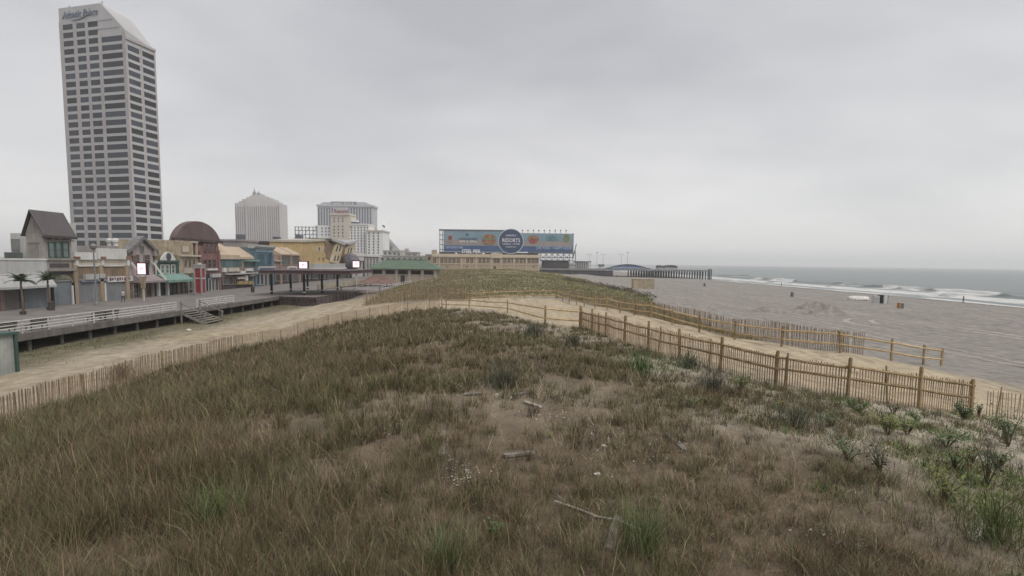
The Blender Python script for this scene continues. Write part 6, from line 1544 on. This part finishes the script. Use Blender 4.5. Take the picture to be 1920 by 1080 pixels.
# long wheel ruts along the beach, each a pair of low pressed ridges
tk = MATS['track_sand']
for k_, (x0, bend, ph_) in enumerate(((46, 5, .3), (55, -4, 1.1), (66, 6, 2.0), (78, 3, .8), (36, 4, 2.6))):
    mb = MB()
    for off in (0, 1.9):
        pts = [(x0 + off + bend * math.sin(ph_ + t * .07) + 1.2 * math.sin(t * .31 + k_), 26 + t * 4.2) for t in range(44)]
        zz_ = land(np.array([p[0] for p in pts]), np.array([p[1] for p in pts]))
        mb.add([(p[0] + s_ * .19, p[1], zz_[i] + (.012 if s_ else .045)) for i, p in enumerate(pts) for s_ in (-1, 0, 1)], [(i * 3 + j, i * 3 + j + 1, i * 3 + j + 4, i * 3 + j + 3) for i in range(43) for j in (0, 1)])
    build(mb, 'wheel_ruts', tk, kind='structure')
# wrack line of weed and debris left by the last tide
wr = MB(); rdw = random.Random(3)
wy_ = np.sort(np.array([rdw.uniform(90, 300) for _ in range(900)])); wx2 = 99.5 + 3.0 * (fbm(wy_ * .03, wy_ * 0, 19) - .5) * 2 + np.array([rdw.gauss(0, .5) for _ in range(900)]); wz = land(wx2, wy_)
for x, y, z in zip(wx2, wy_, wz):
    s_ = rdw.uniform(.06, .22); a = rdw.uniform(0, 6.28); wr.add([(x - s_ * math.cos(a), y - s_ * math.sin(a), z + .01), (x + s_ * math.sin(a) * .5, y - s_ * math.cos(a) * .5, z + .02), (x + s_ * math.cos(a), y + s_ * math.sin(a), z + .015), (x, y, z + .06)], [(0, 1, 3), (1, 2, 3), (2, 0, 3)])
tag(build(wr, 'wrack_line', mat('wrack', (.09, .08, .06), .9, .3, 3.)), 'thin dark line of seaweed debris along the upper beach', 'debris', kind='stuff')

# ------------------------------------------------------------------ plants and litter on the dune
def leafy(px, py, h, r, col, label, n=520, kind='shrub', leaf=.07, group='leafy plants on the sandy dune flank'):
    x, y, z = onland(px, py); p = thing(kind, (x, y, z), label, 'plant', group); rd = random.Random(int(px * 7 + py))
    st_ = MB(); lf = MB(); tips = []
    for i in range(9):
        a = rd.uniform(0, 6.28); rr_ = r * rd.uniform(.3, 1.0); hh_ = h * rd.uniform(.6, 1.0); q = (x + rr_ * math.cos(a), y + rr_ * math.sin(a), z + hh_)
        mid = (x + rr_ * .4 * math.cos(a), y + rr_ * .4 * math.sin(a), z + hh_ * .55); st_.tube([(x, y, z - .05), mid, q], [.016, .011, .004], 5); tips.append((mid, q))
    for i in range(n):
        m_, q = rd.choice(tips); t = rd.uniform(-.3, 1.05); c = Vector(m_).lerp(Vector(q), t) + Vector((rd.gauss(0, r * .2), rd.gauss(0, r * .2), rd.gauss(0, h * .1)))
        c.z = max(c.z, z + .03); s_ = leaf * rd.uniform(.6, 1.3); a = rd.uniform(0, 6.28); e = rd.uniform(-.2, 1.0); d = Vector((math.cos(a) * math.cos(e), math.sin(a) * math.cos(e), math.sin(e))); sd2 = d.cross(Vector((0, 0, 1)))
        sd2 = sd2.normalized() if sd2.length > .01 else Vector((1, 0, 0)); lf.add([c, c + d * s_ * .5 + sd2 * s_ * .3, c + d * s_, c + d * s_ * .5 - sd2 * s_ * .3], [(0, 1, 2, 3)])
    build(st_, 'stem', mat('plant_stem', (.13, .105, .06), .9, .2, 3.), p)
    tag(build(lf, 'foliage', mat('leaf_%s' % label[:18].replace(' ', '_'), col, .7, .25, 5., col2=tuple(c * .55 for c in col)), p), kind='stuff')
G1, G2, G3 = (.10, .16, .055), (.18, .20, .065), (.07, .125, .05)
for a in ((1805, 787, .62, .38, G3, 'dense dark green bush at the foot of the picket fence end'), (1835, 783, .55, .12, G3, 'thin upright dark plant just past the end of the picket fence', 90), (1665, 815, .5, .42, G2, 'bright yellow green bush on pale sand below the picket fence'), (1700, 815, .5, .28, G1, 'green plant right beside the bright yellow green bush', 120),
          (1775, 838, .55, .75, G1, 'wide low green bush patch on the sandy flank', 420), (1788, 882, .42, .2, G1, 'small upright green weed below the wide bush patch', 90), (1818, 880, .45, .2, G2, 'small yellowish weed next to an upright green weed', 90), (1890, 838, 1.0, .5, G3, 'tall dark green bush at the outer edge of the dune', 420), (1387, 735, .65, .42, G2, 'bright lime green bush touching the picket fence pickets'),
          (1597, 765, .25, .3, G1, 'flat green weed on sand near the picket fence base', 100), (1612, 775, .3, .35, G3, 'low dark weed beside the flat green weed', 110), (1675, 778, .35, .25, G3, 'dark green weed halfway along the picket fence base', 110), (1508, 738, .25, .3, G1, 'flat green weed in front of a thick picket fence post', 100), (1650, 890, .6, .3, (.07, .085, .06), 'grey green bushy weed at the edge of the dry grass', 160), (1768, 945, .5, .4, G2, 'olive weed clump at the top of the sandy gully', 150),
          (1850, 910, .9, .3, (.06, .08, .045), 'tall dark weed at the right flank below the tall bush', 170), (930, 1010, .25, .2, G1, 'small green weed among brown grass in front', 80),
          (1560, 800, .4, .5, (.12, .16, .075), 'soft green low bush between the picket fence and the dry grass', 200), (1590, 862, .45, .5, (.11, .145, .07), 'soft green bush where the dry grass meets the sand', 220), (1720, 790, .3, .35, G1, 'small green weed on sand near the yellow green bush', 110), (1465, 770, .3, .35, G2, 'small lime weed on the sand between pickets and grass', 120), (1870, 880, .5, .3, G1, 'green weed beside the tall dark bush on the flank', 120), (1300, 765, .35, .4, (.13, .17, .07), 'yellowish green low weed patch left of the lime green bush', 160)):
    leafy(*a)
def tuft(px, py, h, r, col, label, n=260):
    x, y, z = onland(px, py); p = thing('grass_clump', (x, y, z), label, 'grass clump', 'single tall grass clumps on the near dune')
    a = rng.uniform(0, 6.28, n); q = np.abs(rng.normal(0, r * .5, n)); c = np.clip(np.array(col) * np.exp(rng.normal(0, .25, (n, 1))), 0, .6)
    o = blades('blades', x + q * np.cos(a), y + q * np.sin(a), h * np.exp(rng.normal(0, .22, n)), np.full(n, max(.008, .0008 * y)), c, .35, clump=p)
for a in ((1203, 700, .85, .9, (.085, .13, .055), 'fresh green grass clump growing against the picket fence'), (945, 728, .8, .5, (.085, .09, .065), 'dark grey green grass clump beside the driftwood boards'), (1000, 632, .8, .7, (.10, .10, .075), 'grey green grass clump below the corner post of the rail fence'), (1075, 650, .6, .5, (.10, .10, .07), 'dull green grass clump beside the pale sandy patch near the pickets'),
          (1335, 735, .75, .6, (.105, .10, .085), 'grey dry grass clump left of the lime green bush'), (230, 712, 1.0, .9, (.12, .085, .06), 'tall reddish brown grass clump against the long sand fence'), (1290, 690, .7, .6, (.085, .10, .06), 'green grey grass clump halfway along the picket fence'), (1210, 1035, .75, .5, (.105, .135, .055), 'bright green arching grass clump at the end of the grey driftwood pole'), (840, 1072, .6, .35, (.095, .12, .05), 'green grass clump near the bottom between brown stems'), (400, 985, .65, .6, (.08, .12, .04), 'bright green grass clump among dark brown grass'), (1490, 800, .7, .8, (.095, .105, .07), 'soft green grass clump on the sand between grass and pickets'), (1870, 1020, 1.0, .7, (.085, .11, .04), 'tall green grass clump at the outer corner of the dune')):
    tuft(*a)
grey_wood = mat('driftwood', (.29, .255, .225), .9, .25, 4., bump=.4, bscale=25, streak=.2)
pale_wood = mat('bleached_wood', (.50, .46, .40), .9, .2, 4., bump=.4, bscale=25)
def board(p0, p1, wd, th, label, m=grey_wood, name='driftwood_board'):
    a = Vector(onland(*p0)); b = Vector(onland(*p1)); a.z += th / 2 + .02; b.z += th / 2 + .02; mb = MB(); mid = a.lerp(b, .5); mid.z += .01
    d = (b - a).normalized(); sd2 = d.cross(Vector((0, 0, 1))).normalized() * wd / 2; up = Vector((0, 0, th / 2))
    vs = []
    for i, t in enumerate((0, .3, .65, 1)):
        c = a.lerp(b, t) + sd2 * .12 * math.sin(t * 9); vs += [c - sd2 - up, c + sd2 - up, c + sd2 * (.94 if i % 2 else 1) + up, c - sd2 + up]
    fs = [(3, 2, 1, 0), (12, 13, 14, 15)] + [(k_ * 4 + i, k_ * 4 + (i + 1) % 4, k_ * 4 + 4 + (i + 1) % 4, k_ * 4 + 4 + i) for k_ in range(3) for i in range(4)]
    mb.add(vs, fs); build(mb, name, m, label=label, cat='board')
board((828, 858), (832, 812), .12, .05, 'grey board lying lengthwise in the grass near white shells'); board((945, 858), (1000, 852), .13, .05, 'grey board lying crosswise beside red brown grass'); board((842, 718), (866, 730), .11, .06, 'short dark grey driftwood board beside the grey green clump'); board((983, 756), (1014, 766), .09, .05, 'bleached stick of board lying on bare soil', pale_wood)
board((1250, 816), (1285, 848), .12, .04, 'grey board half hidden in green grass'); board((1142, 1035), (1160, 972), .14, .04, 'dark old board lying under the long driftwood pole'); board((870, 742), (905, 740), .12, .05, 'weathered flat board near the small white litter'); board((960, 742), (1000, 738), .10, .04, 'thin weathered slat lying on bare soil behind the bleached stick')
def pole(pts, r, label, m, name='driftwood_pole'):
    q = [Vector(onland(*p)) for p in pts]; mb = MB(); mb.tube([v + Vector((0, 0, r + .03 + .02 * math.sin(i * 2))) for i, v in enumerate(q)], [r * (1 - .4 * i / len(q)) for i in range(len(q))], 7); build(mb, name, m, label=label, cat='branch')
pole([(1200, 1000), (1160, 984), (1120, 973), (1085, 960), (1040, 947)], .022, 'long grey driftwood pole lying across the grass in front', pale_wood); pole([(1068, 952), (1048, 938), (1030, 918), (1024, 908)], .014, 'thin crooked twig forking off beside the long driftwood pole', grey_wood, 'twig'); pole([(643, 1062), (652, 1040), (660, 1012)], .013, 'pale birch like stick standing in brown grass', pale_wood, 'stick')
# shells
sh = MB(); rd = random.Random(5)
for px, py, sx, sy, n in ((875, 895, 45, 30, 90), (735, 800, 22, 22, 30), (1600, 1022, 30, 14, 90), (1530, 1000, 40, 10, 26), (1030, 780, 60, 12, 20), (1830, 1005, 16, 10, 24), (700, 1000, 300, 60, 40), (1250, 850, 200, 80, 40), (500, 980, 60, 30, 20), (940, 745, 40, 6, 14)):
    for i in range(n):
        x, y, z = onland(px + rd.gauss(0, sx * .5), py + rd.gauss(0, sy * .5)); s_ = rd.uniform(.010, .026); t0 = rd.uniform(0, 6.28)
        v_ = [(x + s_ * math.cos(t0 + k_ * 1.2566) * rd.uniform(.7, 1.1), y + s_ * math.sin(t0 + k_ * 1.2566), z + .02 + .01 * rd.random()) for k_ in range(5)]; sh.add(v_ + [(x, y, z + .045)], [(0, 1, 5), (1, 2, 5), (2, 3, 5), (3, 4, 5), (4, 0, 5)])
tag(build(sh, 'shell_fragments', mat('shell_white', (.66, .62, .56), .6, .2, 8.)), 'white broken shells scattered on bare soil', 'shells', kind='stuff')
for px, py, s_, lab in ((1132, 837, .07, 'white shell lying alone on bare soil, farther of two'), (1120, 890, .07, 'white shell lying alone on bare soil beside the red brown grass'), (932, 741, .06, 'white crumpled litter beside the weathered boards'), (354, 620, .28, 'white litter bag lying on the open sand below the boardwalk')):
    x, y, z = onland(px, py); b = bmesh.new(); bmesh.ops.create_icosphere(b, subdivisions=2, radius=1); rd2 = random.Random(px)
    for v in b.verts: v.co *= rd2.uniform(.7, 1.15); v.co = Vector((v.co.x * s_, v.co.y * s_ * .8, max(v.co.z, -.4) * s_ * .55))
    me = bpy.data.meshes.new('shell'); b.to_mesh(me); b.free(); me.materials.append(MATS['shell_white']); o = put('shell' if 'shell' in lab else 'litter', me, None, (x, y, z + s_ * .15)); tag(o, lab, 'shell' if 'shell' in lab else 'litter')
# low bushes along the seaward edge of the far dune
bush_m = mat('beach_bush', (.125, .115, .075), .9, .3, 3., col2=(.07, .07, .045))
for i, (px, py) in enumerate(((1062, 527), (1075, 529), (1088, 531), (1100, 533), (1112, 535), (1124, 537), (1137, 540), (1150, 543), (1163, 545), (1176, 548), (1188, 552), (1210, 558))):
    x, y, z = onland(px, py); r_ = rd.uniform(1.1, 1.8); b_ = thing('bush', (x, y, z), 'grey green low bush in the row edging the far dune above the beach', 'bush', 'bushes edging the far dune')
    lf = MB(); st_ = MB()
    for j in range(6): a = rd.uniform(0, 6.28); st_.tube([(x, y, z - .1), (x + .5 * r_ * math.cos(a), y + .5 * r_ * math.sin(a), z + .6)], [.04, .015], 4)
    for j in range(420):
        a = rd.uniform(0, 6.28); q = rd.random() ** .5 * r_; hh_ = (1 - (q / r_) ** 2) * 1.1 * rd.uniform(.3, 1.1); c = Vector((x + q * math.cos(a) * 1.3, y + q * math.sin(a), z + hh_ + .05)); s_ = rd.uniform(.12, .26)
        d = Vector((rd.gauss(0, 1), rd.gauss(0, 1), rd.gauss(.5, .6))).normalized(); e = d.cross(Vector((rd.gauss(0, 1), rd.gauss(0, 1), rd.gauss(0, 1)))).normalized(); lf.add([c - e * s_ * .4, c + e * s_ * .4, c + d * s_], [(0, 1, 2)])
    build(st_, 'stem', MATS['plant_stem'], b_); tag(build(lf, 'foliage', bush_m, b_), kind='stuff')

# ------------------------------------------------------------------ sea haze
mb = MB(); mb.box(-12600, 12600, -500, 12600, -8.0, 150.0)
hz_m = bpy.data.materials.new('haze'); hz_m.use_nodes = True
t_ = hz_m.node_tree; t_.nodes.clear(); ho = t_.nodes.new('ShaderNodeOutputMaterial'); pv = t_.nodes.new('ShaderNodeVolumePrincipled')
pv.inputs['Color'].default_value = (.97, .97, .98, 1); pv.inputs['Density'].default_value = 0.00030; pv.inputs['Anisotropy'].default_value = 0.2
t_.links.new(pv.outputs[0], ho.inputs['Volume'])
hzo = build(mb, 'haze', hz_m); tag(hzo, kind='stuff')
